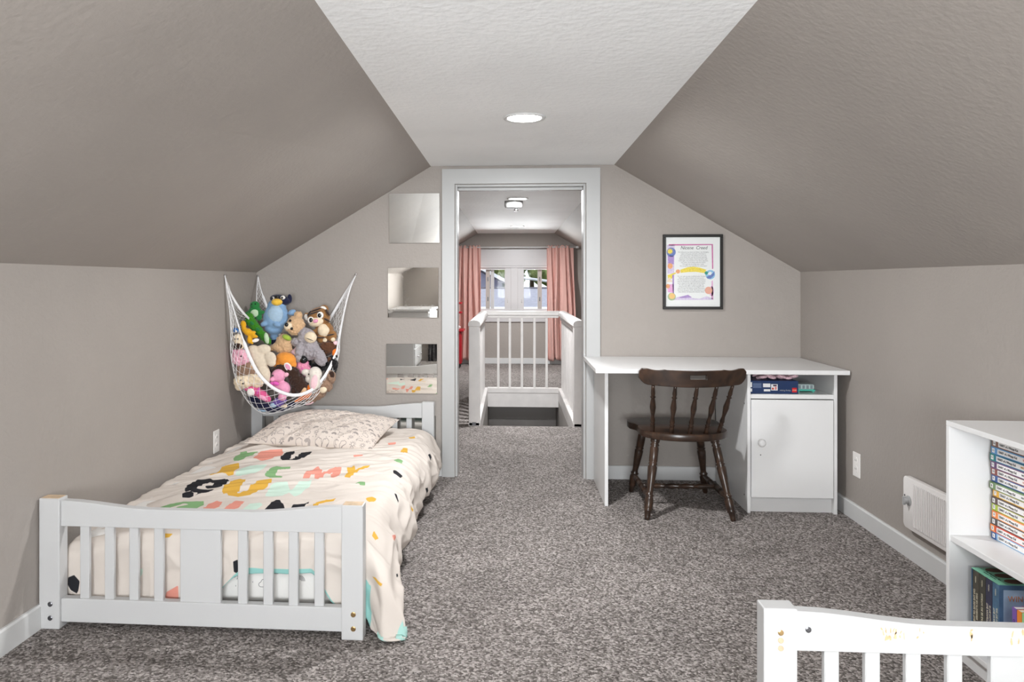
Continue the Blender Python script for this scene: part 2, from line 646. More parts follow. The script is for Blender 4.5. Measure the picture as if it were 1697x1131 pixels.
# ---------------------------------------------------------------- far window with curtains
t = thing('window_1', 'white casement window pair with grey outside view between pink curtains', 'window', (0.04, YF, 0), kind='structure')
ox = 0.04
G().box(WX0 - ox - 0.05, WX1 - ox + 0.05, -0.022, 0.0, WZ1 + 0.03, 1.655, 0.003).build('head_board', M_VINYL, t)
G().box(WX0 - ox - 0.06, WX1 - ox + 0.06, -0.03, 0.0, WZ1, WZ1 + 0.03, 0.003).build('head_casing', M_VINYL, t)
G().box(WX0 - ox - 0.06, WX1 - ox + 0.06, -0.05, 0.03, WZ0 - 0.03, WZ0, 0.004).build('window_sill', M_VINYL, t)
G().box(WX0 - ox - 0.05, WX1 - ox + 0.05, -0.02, 0.0, 0.603, WZ0 - 0.03, 0.003).build('apron', M_VINYL, t)
G().box(-0.10 - ox, 0.175 - ox, -0.018, 0.0, WZ0, WZ1, 0.003).build('mullion', M_VINYL, t)
G().box(-0.012 - ox, 0.088 - ox, -0.030, -0.016, WZ0, WZ1, 0.004).build('mullion_cover', M_VINYL, t)
for s, (x0, x1) in enumerate(((WX0, -0.04), (0.115, WX1))):
    f = G()
    fw = 0.048
    f.box(x0 - ox, x1 - ox, 0.0, 0.06, WZ0, WZ0 + 0.02)
    f.box(x0 - ox, x1 - ox, 0.0, 0.06, WZ1 - 0.024, WZ1)
    f.box(x0 - ox, x0 - ox + fw, 0.0, 0.06, WZ0 + 0.02, WZ1 - 0.024)
    f.box(x1 - ox - fw, x1 - ox, 0.0, 0.06, WZ0 + 0.02, WZ1 - 0.024)
    sash = f.build('sash', M_VINYL, t)
    G().box(x0 - ox + fw, x1 - ox - fw, 0.030, 0.036, WZ0 + 0.02, WZ1 - 0.024).build('pane', M_GLASS, sash)
    hx = (x1 - 0.024 if s == 0 else x0 + 0.024) - ox
    G().tube([(hx, -0.004, 0.86), (hx + 0.004, -0.022, 0.89), (hx + 0.004, -0.024, 0.93), (hx, -0.012, 0.955)], 0.006, 6).build('latch_handle', M_VINYL, sash)
    px = -0.345 if s == 0 else 0.405
    stl = G().box(px - 0.030 - ox, px + 0.030 - ox, 0.075, 0.105, WZ0, WZ1).build('screen_stile', mat('taupe_stile', (0.42, 0.38, 0.35), 0.5), t)
    for hz in (0.93, 1.22):
        G().box(px - 0.008 - ox, px + 0.008 - ox, 0.068, 0.076, hz - 0.03, hz + 0.03, 0.002).build('hinge', M_STEEL, stl)
    if s == 0:
        G().box(-0.305 - ox, -0.255 - ox, 0.08, 0.11, WZ0, WZ1).build('screen_frame', M_VINYL, t)

# added window in the gable behind the viewer, lets the near fill in
t = thing('added_window', 'added white framed window behind the viewer to let fill light in', 'window', (0.05, YB, 0), kind='structure')
g = G()
g.box(-0.70, 0.70, -0.02, 0.015, 1.70, 1.78)
g.box(-0.70, 0.70, -0.02, 0.03, 0.42, 0.50)
g.box(-0.70, -0.65, -0.02, 0.015, 0.50, 1.70)
g.box(0.65, 0.70, -0.02, 0.015, 0.50, 1.70)
g.box(-0.02, 0.02, -0.06, -0.02, 0.50, 1.70)
g.build('window_frame', M_VINYL, t)
G().box(-0.65, 0.65, -0.05, -0.045, 0.50, 1.70).build('pane', M_GLASS, t)


def curtain_mat():
    m = mat('dusty_pink_curtain', sl(214, 168, 158), 0.85, bump=(300, 0.1, 0.001), sheen=0.2)
    return m


def curtain(x0, x1, xb0, xb1, label, seed):
    t = thing('curtain', label, 'curtain', ((x0 + x1) / 2, 10.50, 1.67), group='pink curtain panels')
    nu, nv = 130, 40
    u = np.linspace(0, 1, nu)[:, None] * np.ones((1, nv))
    v = np.ones((nu, 1)) * np.linspace(0, 1, nv)[None, :]
    ph = 2 * PI * (u * 4.6 + 0.3 * vnoise(u * 6 + 3, v * 1.5, seed))
    amp = 0.022 + 0.018 * np.minimum(1, v * 3)
    y = amp * np.sin(ph) + 0.010 * np.sin(2.3 * ph + 1 + seed) + 0.01 * vnoise(u * 10, v * 3, seed + 1)
    top = x0 + (x1 - x0) * u
    bot = xb0 + (xb1 - xb0) * u
    w = v ** 0.8
    x = top * (1 - w) + bot * w + 0.006 * np.cos(ph) - (x0 + x1) / 2
    z = 0.022 - v * (1.625 + 0.012 * np.sin(ph * 0.5)) + 0.012 * np.maximum(0, 1 - v * 14) * np.sin(2.3 * ph)
    o = grid_mesh('curtain_fabric', np.stack([x, y, z], -1), curtain_mat(), t)
    sm = o.modifiers.new('thickness', 'SOLIDIFY')
    sm.thickness = 0.003
    return t


curtain(-0.809, -0.435, -0.83, -0.44, 'dusty pink curtain panel left of the far window beside the red cart', 3)
curtain(0.492, 0.875, 0.50, 0.915, 'dusty pink curtain panel right of the far window', 5)
t = thing('curtain_rod', 'thin white curtain rod above the far window', 'curtain rod', (0.05, 10.50, 1.67))
G().tube([(-0.90, 0, 0.002), (0.86, 0, 0.002)], 0.011, 10).build('rod', M_TRIM, t, True)
G().tube([(0.86, 0, 0.002), (0.90, 0, 0.002)], 0.018, 12).build('end_cap', M_TRIM, t, True)
G().tube([(-0.94, 0, 0.002), (-0.90, 0, 0.002)], 0.018, 12).build('end_cap', M_TRIM, t, True)
for bx in (-0.80, 0.75):
    G().box(bx - 0.008, bx + 0.008, 0.0, 0.12, -0.006, 0.006).build('bracket', M_TRIM, t)

# round fixture on the hall ceiling
t = thing('ceiling_fixture', 'grey round ceiling fixture with a small bulb over the stairwell', 'light fixture', (0.018, 6.40, CEIL))
MF = mat('grey_fixture', (0.24, 0.235, 0.23), 0.4)
G().lathe([(0.060, -0.062), (0.074, -0.056), (0.080, -0.04), (0.080, 0.0)], 32).build('canopy', MF, t, 'auto')
G().lathe([(0.012, -0.088), (0.019, -0.084), (0.019, -0.072), (0.014, -0.070), (0.014, -0.062)], 18, Matrix.Translation((0.02, -0.02, 0))).build('bulb_socket', M_CHROME, t, True)

# ---------------------------------------------------------------- stairwell
M_STAIRW = mat('stairwell_grey_paint', (0.40, 0.375, 0.355), 0.6)
for nm, bx6, lb in (('wall_stairwell_left', (SX0 - 0.05, SX0 + 0.004, SY0, SY1 + 0.6, -2.3, -0.10), 'grey painted left wall inside the stairwell'),
                    ('wall_stairwell_right', (SX1 - 0.004, SX1 + 0.05, SY0, SY1 + 0.6, -2.3, -0.10), 'grey painted right wall inside the stairwell'),
                    ('wall_stairwell_far', (SX0, SX1, SY1 + 0.45, SY1 + 0.5, -2.3, -0.1), 'grey painted end wall low inside the stairwell'),
                    ('wall_stairwell_near', (SX0, SX1, SY0 - 0.05, SY0, -2.3, -0.12), 'grey wall under the landing edge of the stairwell'),
                    ('floor_stairwell', (SX0 - 0.05, SX1 + 0.05, SY0, SY1 + 0.6, -2.35, -2.3), 'grey floor at the foot of the stairs')):
    struct(nm, G().box(*bx6), M_STAIRW, lb, nm.split('_')[0])
g = G().box(SX0 + 0.004, SX1 - 0.004, SY1 - 0.022, SY1 + 0.0, -0.17, -0.02)
struct('trim_2', g, M_RAIL, 'white fascia board across the far end of the stairwell', 'trim')
g = G().box(SX0, SX1, SY1 + 0.40, SY1 + 0.45, -0.62, -0.385, 0.003)
struct('trim_3', g, M_RAIL, 'pale ledge board low inside the stairwell', 'trim')
t = thing('staircase', 'carpeted stairs going down inside the railed stairwell', 'stairs', ((SX0 + SX1) / 2, SY0, -2.3))
for i in range(1, 8):
    z = 2.3 - 0.22 * i
    G().box(SX0 - 0.1215 + 0.006, SX1 - 0.1215 - 0.006, 0.235 * (i - 1) + 0.003, 0.235 * i + 0.02, 0, z, 0.006).build('step', M_CARPET, t)

t = thing('stair_railing', 'worn white wooden railing with square balusters around the stairwell', 'railing', ((SX0 + SX1) / 2, SY0, 0))
cx = (SX0 + SX1) / 2
LX, RX = SX0 - cx, SX1 - cx           # opening edges, local
LN = SY1 - SY0
TOPZ = 0.865


def bull(w, z0, z1):
    """bullnose cross-section, width w"""
    h = z1 - z0
    p = [(-w / 2, z0), (w / 2, z0), (w / 2, z0 + h * 0.45)]
    for k in range(1, 8):
        a = PI * k / 8
        p.append((w / 2 * math.cos(a), z0 + h * 0.45 + h * 0.55 * math.sin(a)))
    p.append((-w / 2, z0 + h * 0.45))
    return p


for sx, xc in ((-1, LX - 0.043), (1, RX + 0.043)):
    G().box(xc - 0.045, xc + 0.045, -0.015, 0.075, 0, TOPZ - 0.05, 0.004).build('newel_post', M_RAIL, t)
    G().prism([(p[0] + xc, p[1]) for p in bull(0.098, TOPZ - 0.05, TOPZ)], 'y', -0.022, LN + 0.03).build('hand_rail', M_RAIL, t, 'auto')
    G().box(xc - 0.03, xc + 0.03, 0.075, LN, TOPZ - 0.10, TOPZ - 0.05, 0.003).build('sub_rail', M_RAIL, t)
    G().box(xc - 0.047, xc + 0.047, -0.015, LN + 0.05, -0.10, 0.028, 0.004).build('kerb_board', M_RAIL, t)
    n = 15
    for i in range(n):
        y = 0.075 + (LN - 0.075) * (i + 0.6) / n
        G().box(xc - 0.017, xc + 0.017, y - 0.017, y + 0.017, 0.025, TOPZ - 0.09, 0.002).build('baluster', M_RAIL, t)
rb = [(LN + p[0] + 0.0, p[1]) for p in bull(0.07, TOPZ - 0.045, TOPZ)]
G().prism(rb, 'x', LX - 0.05, RX + 0.05).build('hand_rail', M_RAIL, t, 'auto')
G().box(LX, RX, LN - 0.02, LN + 0.02, TOPZ - 0.075, TOPZ - 0.045, 0.003).build('sub_rail', M_RAIL, t)
G().box(LX, RX, LN - 0.03, LN + 0.045, -0.02, 0.035, 0.004).build('kerb_board', M_RAIL, t)
for i, xx in enumerate((0.118, 0.242, 0.372, 0.507, 0.637)):
    G().box(LX + xx - 0.013, LX + xx + 0.013, LN - 0.013, LN + 0.013, 0.03, TOPZ - 0.07, 0.002).build('baluster', M_RAIL, t)
G().box(LX - 0.060, LX - 0.030, -0.020, -0.014, 0.005, 0.030).build('metal_bracket', M_STEEL, t)

# red cart at the far end
M_RED = mat('red_enamel', sl(165, 22, 34), 0.3)
t = thing('red_utility_cart', 'red metal tool cart with chrome posts beside the left pink curtain', 'cart', (-0.86, 10.12, 0))
G().box(-0.20, 0.18, -0.15, 0.15, 0.06, 0.50, 0.01).build('cabinet_body', M_RED, t)
G().box(-0.22, 0.21, -0.17, 0.17, 0.50, 0.53, 0.008).build('work_top', M_RED, t)
G().box(-0.20, 0.18, -0.10, 0.12, 0.745, 0.77, 0.006).build('shelf', M_RED, t)
G().box(-0.20, 0.18, -0.10, 0.12, 0.875, 0.90, 0.006).build('shelf', M_RED, t)
for px in (-0.16, 0.12):
    for py in (-0.07, 0.09):
        G().tube([(px, py, 0.53), (px, py, 0.88)], 0.011, 8).build('chrome_post', M_CHROME, t, True)
for px in (-0.15, 0.14):
    w = G().lathe([(0.03, -0.012), (0.03, 0.012)], 16, Matrix.Translation((px, -0.10, 0.03)) @ Euler((0, PI / 2, 0)).to_matrix().to_4x4())
    w.build('caster', M_BLACK, t)
    G().lathe([(0.03, -0.012), (0.03, 0.012)], 16, Matrix.Translation((px, 0.10, 0.03)) @ Euler((0, PI / 2, 0)).to_matrix().to_4x4()).build('caster', M_BLACK, t)
G().lathe([(0.045, 0), (0.045, 0.01)], 20, Matrix.Translation((0.05, -0.15, 0.40)) @ Euler((PI / 2, 0, 0)).to_matrix().to_4x4()).build('round_dial', M_PAPER, t)
tt = thing('small_cup', 'tiny pale cup on top of the red tool cart', 'cup', (-0.74, 10.04, 0.53))
G().lathe([(0.022, 0), (0.028, 0.05), (0.025, 0.05), (0.02, 0.006)], 16).build('cup_body', M_PAPER, tt, True)
G().tube([(0.026, 0, 0.04), (0.042, 0, 0.035), (0.042, 0, 0.02), (0.024, 0, 0.013)], 0.004, 6).build('handle', M_PAPER, tt, True)

# ---------------------------------------------------------------- outside the far window
M_SIDE = mat('lilac_grey_siding', sl(168, 166, 186), 0.8, var=(4, 0.06))
M_SHIN = mat('grey_shingles', sl(176, 174, 186), 0.9, bump=(20, 0.4, 0.02), var=(14, 0.12))
M_SHIN2 = mat('dark_shingles', sl(120, 116, 124), 0.9, bump=(20, 0.4, 0.02), var=(14, 0.12))
M_EXTW = mat('white_exterior_trim', (0.9, 0.9, 0.9), 0.6)
t = thing('neighbour_house', 'lilac grey neighbouring house with a gabled roof outside the far window', 'building', (-2.4, 24.0, -3.0))
G().prism([(-3.6, 0), (2.1, 0), (2.1, 4.15), (-0.75, 5.6), (-3.6, 4.15)], 'y', 0, 6).build('house_wall', M_SIDE, t)
G().loft([(2.5, -0.4, 3.95), (-0.75, -0.4, 5.68), (-0.75, -0.4, 5.85), (2.5, -0.4, 4.12)],
         [(2.5, 6.2, 3.95), (-0.75, 6.2, 5.68), (-0.75, 6.2, 5.85), (2.5, 6.2, 4.12)]).build('roof', M_SHIN2, t)
G().loft([(-4.0, -0.4, 3.95), (-0.75, -0.4, 5.68), (-0.75, -0.4, 5.85), (-4.0, -0.4, 4.12)],
         [(-4.0, 6.2, 3.95), (-0.75, 6.2, 5.68), (-0.75, 6.2, 5.85), (-4.0, 6.2, 4.12)]).build('roof', M_SHIN2, t)
G().loft([(2.55, -0.46, 3.97), (-0.75, -0.46, 5.72), (-0.75, -0.46, 5.84), (2.55, -0.46, 4.09)],
         [(2.55, -0.40, 3.97), (-0.75, -0.40, 5.72), (-0.75, -0.40, 5.84), (2.55, -0.40, 4.09)]).build('barge_board', M_EXTW, t)
for k in range(9):
    G().box(-3.6, 2.1, -0.02, 0.0, 2.6 + k * 0.17, 2.612 + k * 0.17).build('siding_board', M_SIDE, t)
t = thing('garage_roof', 'low grey shingled garage roof with white gutter seen through the far window', 'building', (0, 18.0, -3.0))
G().box(-5, 5, 0.3, 4.5, 0, 3.3).build('garage_wall', M_SIDE, t)
G().loft([(-5.3, 0, 3.42), (5.3, 0, 3.42), (5.3, 0, 3.50), (-5.3, 0, 3.50)],
         [(-5.3, 2.4, 3.92), (5.3, 2.4, 3.92), (5.3, 2.4, 4.0), (-5.3, 2.4, 4.0)]).build('roof', M_SHIN, t)
G().loft([(-5.3, 2.4, 3.92), (5.3, 2.4, 3.92), (5.3, 2.4, 4.0), (-5.3, 2.4, 4.0)],
         [(-5.3, 4.8, 3.42), (5.3, 4.8, 3.42), (5.3, 4.8, 3.50), (-5.3, 4.8, 3.50)]).build('roof', M_SHIN, t)
G().tube([(-5.3, 2.4, 4.01), (5.3, 2.4, 4.01)], 0.035, 6).build('ridge_cap', M_SHIN2, t)
G().box(-5.3, 5.3, -0.10, 0.0, 3.40, 3.52, 0.02).build('gutter', M_EXTW, t)
t = thing('deck_canopy', 'bright white porch roof just below the far window', 'building', (0, 14.6, -3.0))
G().loft([(-4, 0, 3.40), (4, 0, 3.40), (4, 0, 3.46), (-4, 0, 3.46)], [(-4, 2.6, 3.54), (4, 2.6, 3.54), (4, 2.6, 3.60), (-4, 2.6, 3.60)]).build('roof', M_EXTW, t)
for px in (-3.8, 3.8):
    G().box(px - 0.06, px + 0.06, 0.1, 0.22, 0, 3.41).build('porch_post', M_EXTW, t)
t = thing('white_railing', 'white sloping handrail on posts in front of green trees outside the window', 'railing', (1.6, 25.0, -3.0))
G().tube([(-1.4, 0, 4.34), (1.7, 0, 3.95)], 0.045, 8).build('top_rail', M_EXTW, t, True)
for px in (-1.3, -0.35, 0.6, 1.5):
    G().box(px - 0.03, px + 0.03, -0.03, 0.03, 0, 4.32 - (px + 1.4) * 0.126).build('post', M_EXTW, t)
g = G().box(-30, 30, 10.9, 60, -3.2, -3.0)
g.build('ground_outside', mat('lawn', sl(120, 130, 90), 0.95, var=(3, 0.2)), None, label='grassy ground outside far below the window', cat='ground', kind='structure')
M_LEAF = mat('tree_foliage', sl(138, 148, 92), 0.9, var=(2.5, 0.4), bump=(8, 0.8, 0.1))
M_LEAF2 = mat('autumn_foliage', sl(176, 160, 104), 0.9, var=(2.5, 0.35), bump=(8, 0.8, 0.1))
M_BARK = mat('bark', sl(90, 72, 58), 0.9)


def tree(x, y, h, r, m, label, seed):
    rn = random.Random(seed)
    t = thing('garden_tree', label, 'tree', (x, y, -3.0), group='trees outside the window')
    G().rod((0, 0, 0), (0, 0, h * 0.7), [(0.22, 0), (0.15, 0.5), (0.08, 1)], 10).build('trunk', M_BARK, t, True)
    g = G()
    for k in range(46):
        a, b = rn.uniform(0, 2 * PI), rn.uniform(-1, 1)
        rr = r * rn.uniform(0.35, 0.95)
        g.ell((rr * math.cos(a) * math.sqrt(1 - b * b), rr * math.sin(a) * math.sqrt(1 - b * b), h * 0.62 + b * h * 0.4 * rn.uniform(0.6, 1)),
              rn.uniform(0.25, 0.5) * r * 0.5, sub=2)
    o = g.build('crown', m, t, True)
    for v in o.data.vertices:
        v.co += Vector((rn.uniform(-1, 1), rn.uniform(-1, 1), rn.uniform(-1, 1))) * 0.06 * r


tree(0.9, 33.2, 7.2, 2.5, M_LEAF, 'green leafy tree seen through the right window pane', 1)
tree(4.6, 38.2, 7.6, 2.7, M_LEAF, 'green leafy tree behind the right curtain', 2)
tree(-3.2, 41, 8.4, 3.0, M_LEAF2, 'yellowing tree behind the neighbouring house roof', 3)

# ---------------------------------------------------------------- bed frames
M_WORN = mat('worn_post_top', sl(205, 180, 150), 0.6, var=(40, 0.2))
BW = 0.556


def end_board(parent, y0, inward, topz, worn=False, holes=False):
    """a slatted end board across x in [-BW, BW]; y0 outer face, inward = +1/-1"""
    th = 0.048
    ya, yb = (y0, y0 + th * inward) if inward > 0 else (y0 + th * inward, y0)
    pw = 0.072
    for sx in (-1, 1):
        xa, xb = (-BW, -BW + pw) if sx < 0 else (BW - pw, BW)
        p = G().box(xa, xb, ya, yb, 0, topz, 0.003, 2).build('bed_post', M_WHITE, parent)
        if worn:
            G().box(xa + 0.004, xb - 0.004, ya + 0.004, yb - 0.004, topz - 0.001, topz + 0.0008).build('worn_top', M_WORN, p, label='bare worn wood on the post top')
        face = y0
        if not holes:
            for bz in (0.085, 0.038):
                G().lathe([(0.0085, 0), (0.0085, 0.0015), (0.006, 0.003)], 16,
                          Matrix.Translation(((xa + xb) / 2 + 0.004, face, bz)) @ Euler((PI / 2 * inward, 0, 0)).to_matrix().to_4x4()).build('bolt', M_STEEL if sx < 0 else M_BRASS, p)
        elif sx < 0:
            for bz, mm in ((topz - 0.052, M_BRASS), (topz - 0.069, M_WORN), (topz - 0.086, M_WORN)):
                G().lathe([(0.0062, 0), (0.0062, 0.0012), (0.004, 0.002)], 14,
                          Matrix.Translation(((xa + xb) / 2, ya, bz)) @ Euler((PI / 2, 0, 0)).to_matrix().to_4x4()).build('dowel_hole', mm, p)
    x0, x1 = -BW + pw, BW - pw
    rt = 0.022
    r0, r1 = ya + 0.013, ya + 0.013 + rt
    # top rail with a shallow concave upper edge
    pts = [(x0, topz - 0.095), (x1, topz - 0.095)]
    for k in range(17):
        s = 1 - k / 16.0
        c = min(1, max(0, (0.5 - abs(s - 0.5)) / 0.32))
        c = c * c * (3 - 2 * c)
        pts.append((x0 + (x1 - x0) * s, topz - 0.008 - 0.024 * c))
    tr = G().prism(pts, 'y', r0 - 0.004, r1 + 0.004, 0.002).build('top_rail', M_WHITE, parent)
    if holes:
        G().lathe([(0.0065, 0), (0.0065, 0.001), (0.004, 0.002)], 14, Matrix.Translation((x0 + 0.026, r0 - 0.004, topz - 0.048)) @ Euler((PI / 2, 0, 0)).to_matrix().to_4x4()).build('screw', M_STEEL, tr)
        rn = random.Random(4)
        for cxp, spread, n_ in ((0.205, 0.026, 16), (0.262, 0.012, 3), (0.36, 0.012, 4), (0.475, 0.026, 16)):
            for k in range(n_):
                bx = x0 + cxp + rn.uniform(-spread, spread)
                bz = topz - 0.036 - rn.uniform(0, 0.022) - (0.004 if n_ > 8 else 0)
                h1, w1, tl = rn.uniform(0.002, 0.008), rn.uniform(0.0008, 0.0026), rn.uniform(-0.003, 0.003)
                q = [(bx - w1, bz - h1), (bx + w1 * 0.6, bz - h1 * 0.8), (bx + w1 + tl, bz + h1 * rn.uniform(0.2, 1)), (bx + tl, bz + h1), (bx - w1 * 1.2 + tl * 0.5, bz + h1 * rn.uniform(-0.2, 0.5))]
                G().prism(q, 'y', r0 - 0.0044, r0 - 0.0036).build('paint_chip', M_CHIP, tr)
    br = G().box(x0, x1, r0 - 0.004, r1 + 0.004, 0.022, 0.102, 0.003, 2).build('bottom_rail', M_WHITE, parent)
    z0, z1 = 0.10, topz - 0.09
    W_ = x1 - x0
    G().box(-0.070, 0.070, r0 + 0.003, r1 - 0.003, z0, z1, 0.002).build('centre_panel', M_WHITE, parent)
    sl_ = G().box(-0.016, 0.016, r0 + 0.003, r1 - 0.003, z0, z1, 0.002).build('slat', M_WHITE, parent)
    xs = [-0.405, -0.318, -0.232, -0.145, 0.145, 0.232, 0.318, 0.405]
    sl_.location.x = xs[0]
    for x in xs[1:]:
        dup(sl_, parent, (x, 0, 0))


def bed_frame(label, loc, rz, length, worn, holes_end):
    t = thing('bed_frame', label, 'bed frame', loc, (0, 0, rz))
    end_board(t, 0.0, 1, 0.442, worn)
    end_board(t, length, -1, 0.462)
    for sx in (-1, 1):
        xs = sorted((sx * (BW - 0.012), sx * (BW - 0.036)))
        G().box(xs[0], xs[1], 0.048, length - 0.048, 0.05, 0.13, 0.003).build('side_rail', M_WHITE, t)
    bs = G().box(-BW + 0.036, BW - 0.036, 0.15, 0.21, 0.040, 0.060).build('base_slat', M_CHIP, t)
    for k in range(1, 10):
        dup(bs, t, (0, 0.185 * k, 0))
    return t


BED_LOC, BED_RZ, BED_LEN = (-1.042, 2.392, 0), -0.0135, 2.0
bed_frame('white slatted low bed frame holding the patterned duvet against the left wall', BED_LOC, BED_RZ, BED_LEN, True, False)

# the second bed: only its far end board is in view
t = thing('bed_frame', 'white slatted bed end with chipped paint at lower right in front of the bookcase', 'bed frame', (1.105, 1.690, 0), (0, 0, 0))
end_board(t, -0.048, 1, 0.463, False, True)
end_board(t, -2.0, 1, 0.442)
for sx in (-1, 1):
    xs = sorted((sx * (BW - 0.012), sx * (BW - 0.036)))
    G().box(xs[0], xs[1], -1.95, -0.048, 0.05, 0.13, 0.003).build('side_rail', M_WHITE, t)
bs = G().box(-BW + 0.036, BW - 0.036, -0.22, -0.16, 0.040, 0.060).build('base_slat', M_CHIP, t)
for k in range(1, 9):
    dup(bs, t, (0, -0.2 * k, 0))
g = G().box(-0.50, 0.50, -1.93, -0.07, 0.061, 0.27, 0.04, 4)
g.build('mattress', mat('plain_sheet', (0.75, 0.74, 0.72), 0.85), None, True, 'plain pale mattress on the second white bed', 'mattress', loc=(1.105, 1.690, 0))

# ---------------------------------------------------------------- desk with cabinet
t = thing('desk', 'white desk with a side panel leg and built-in cabinet under the framed print', 'desk', (1.05, 4.1, 0))
X = lambda x: x - 1.05
Y = lambda y: y - 4.1
DT = 0.732
G().box(X(0.428), X(1.687), Y(3.785), Y(4.435), DT - 0.022, DT, 0.0015).build('desk_top', M_MELA, t)
G().box(X(0.487), X(0.505), Y(3.895), Y(4.405), 0, DT - 0.022, 0.001).build('side_panel', M_MELA, t)
# tapered corner gusset at the back of the panel leg
g = G()
pts = [(X(0.506), 0.08), (X(0.526), 0.10), (X(0.545), 0.60)]
for k in range(7):
    a = PI - k / 6 * PI / 2
    pts.append((X(0.605) + 0.06 * math.cos(a), 0.64 + 0.05 * math.sin(a)))
pts += [(X(1.19), 0.692), (X(1.19), DT - 0.023), (X(0.506), DT - 0.023)]
g.prism(pts, 'y', Y(4.388), Y(4.402)).build('back_stiffener', M_MELA, t)
CF = 3.825
G().box(X(1.197), X(1.213), Y(CF), Y(4.405), 0, DT - 0.022, 0.001).build('cabinet_side', M_MELA, t)
G().box(X(1.626), X(1.642), Y(CF), Y(4.405), 0, DT - 0.022, 0.001).build('cabinet_side', M_MELA, t)
G().box(X(1.213), X(1.626), Y(CF + 0.004), Y(4.40), 0.582, 0.604, 0.001).build('shelf', M_MELA, t)
G().box(X(1.213), X(1.626), Y(4.395), Y(4.405), 0.03, DT - 0.022).build('back_panel', M_MELA, t)
G().box(X(1.213), X(1.626), Y(CF + 0.03), Y(CF + 0.045), 0, 0.078).build('toe_kick', M_MELA, t)
d = G().box(X(1.216), X(1.623), Y(CF - 0.002), Y(CF + 0.015), 0.080, 0.577, 0.0015).build('cabinet_door', M_MELA, t)
G().lathe([(0.008, 0), (0.008, 0.012), (0.017, 0.016), (0.020, 0.024), (0.017, 0.031), (0.008, 0.034)], 24,
          Matrix.Translation((X(1.262), Y(CF - 0.002), 0.362)) @ Euler((PI / 2, 0, 0)).to_matrix().to_4x4()).build('knob', M_MELA, d, True)
G().lathe([(0.003, 0), (0.003, 0.001)], 10, Matrix.Translation((X(1.262), Y(CF - 0.002), 0.297)) @ Euler((PI / 2, 0, 0)).to_matrix().to_4x4()).build('screw_hole', M_SLOT, d)
for sz in (0.08, 0.55):
    G().lathe([(0.004, 0), (0.004, 0.001)], 10, Matrix.Translation((X(1.197), Y(CF + 0.05), sz)) @ Euler((0, -PI / 2, 0)).to_matrix().to_4x4()).build('screw_cap', M_SLOT, t)

# things in the open compartment
M_NAVY = mat('navy_printed_card', sl(26, 52, 96), 0.35)
t = thing('toy_brick_set_box', 'flat navy toy box lying upside down in the desk compartment', 'box', (1.345, 3.95, 0.6045))
bx = G().box(-0.128, 0.114, -0.10, 0.10, 0.0, 0.066, 0.001).build('carton', M_NAVY, t)
fy = -0.1004
R_ = (PI / 2, 0, 0)


def pan(x0, x1, z0, z1, m, name):
    return G().box(x0, x1, fy - 0.0004, fy + 0.0002, z0, z1).build(name, m, bx)


pan(0.083, 0.106, 0.008, 0.031, mat('logo_red', sl(214, 28, 36), 0.4), 'logo_square')
text('LEGO', 0.0085, mat('logo_yellow_white', sl(250, 240, 200), 0.5), bx, (0.0945, fy - 0.0008, 0.0195), (PI / 2, PI, 0))
text('Harry Potter', 0.0105, mat('silver_ink', sl(190, 190, 185), 0.4), bx, (0.048, fy - 0.0006, 0.017), (PI / 2, PI, 0))
pan(-0.022, 0.011, 0.017, 0.049, M_WHITEINK, 'picture_panel')
G().box(-0.012, 0.006, fy - 0.0008, fy, 0.038, 0.046).build('picture_print', mat('plum_print', sl(70, 30, 60), 0.5), bx)
G().box(-0.018, -0.008, fy - 0.0008, fy, 0.021, 0.031).build('picture_print', mat('red_print', sl(200, 70, 50), 0.5), bx)
G().box(-0.003, 0.006, fy - 0.0008, fy, 0.021, 0.036).build('picture_print', mat('pale_red_print', sl(220, 130, 130), 0.5), bx)
pan(-0.062, -0.026, 0.033, 0.052, M_WHITEINK, 'warning_panel')
pan(-0.058, -0.026, 0.012, 0.023, M_WHITEINK, 'warning_panel')
pan(-0.126, -0.117, 0.010, 0.026, M_WHITEINK, 'barcode_label')
pan(-0.126, -0.117, 0.033, 0.058, M_WHITEINK, 'barcode_label')
for k in range(6):
    pan(-0.112, -0.070, 0.030 + k * 0.0042, 0.032 + k * 0.0042, mat('pale_blue_ink', sl(120, 140, 175), 0.5), 'small_print')

M_PINKC = mat('pink_white_fabric', sl(226, 190, 198), 0.9, var=(120, 0.35), bump=(90, 0.5, 0.004))
g = G()
rn = random.Random(2)
for k in range(26):
    g.ell((rn.uniform(-0.085, 0.085), rn.uniform(-0.05, 0.05), 0.010 + rn.uniform(0, 0.012)), (0.024, 0.024, 0.009), (rn.uniform(-.3, .3), rn.uniform(-.3, .3), 0), 2)
g.build('folded_cloth', M_PINKC, None, True, 'crumpled pink and white cloth on top of the navy toy box', 'cloth', loc=(1.37, 3.93, 0.670))
t = thing('amber_jar', 'tall amber brown container behind the navy toy box', 'jar', (1.487, 4.16, 0.6045))
MA = mat('amber_plastic', sl(168, 84, 26), 0.35)
G().lathe([(0.028, 0), (0.03, 0.01), (0.03, 0.07), (0.022, 0.085), (0.022, 0.09)], 20).build('jar_body', MA, t, True)
G().lathe([(0.024, 0.09), (0.024, 0.102)], 20).build('jar_lid', MA, t, 'auto')
t = thing('clear_teal_case', 'clear plastic case with a teal base beside the navy toy box', 'case', (1.52, 3.96, 0.6045))
MT = mat('teal_plastic', sl(90, 200, 180), 0.3)
G().box(-0.045, 0.050, -0.05, 0.05, 0.006, 0.014, 0.003).build('case_base', MT, t)
for px in (-0.035, 0.04):
    for py in (-0.04, 0.04):
        G().box(px - 0.004, px + 0.004, py - 0.004, py + 0.004, 0, 0.006).build('foot', MT, t)
G().box(-0.040, 0.045, -0.045, 0.045, 0.014, 0.040, 0.004).build('case_lid', mat('frosted_plastic', sl(190, 208, 206), 0.15), t)
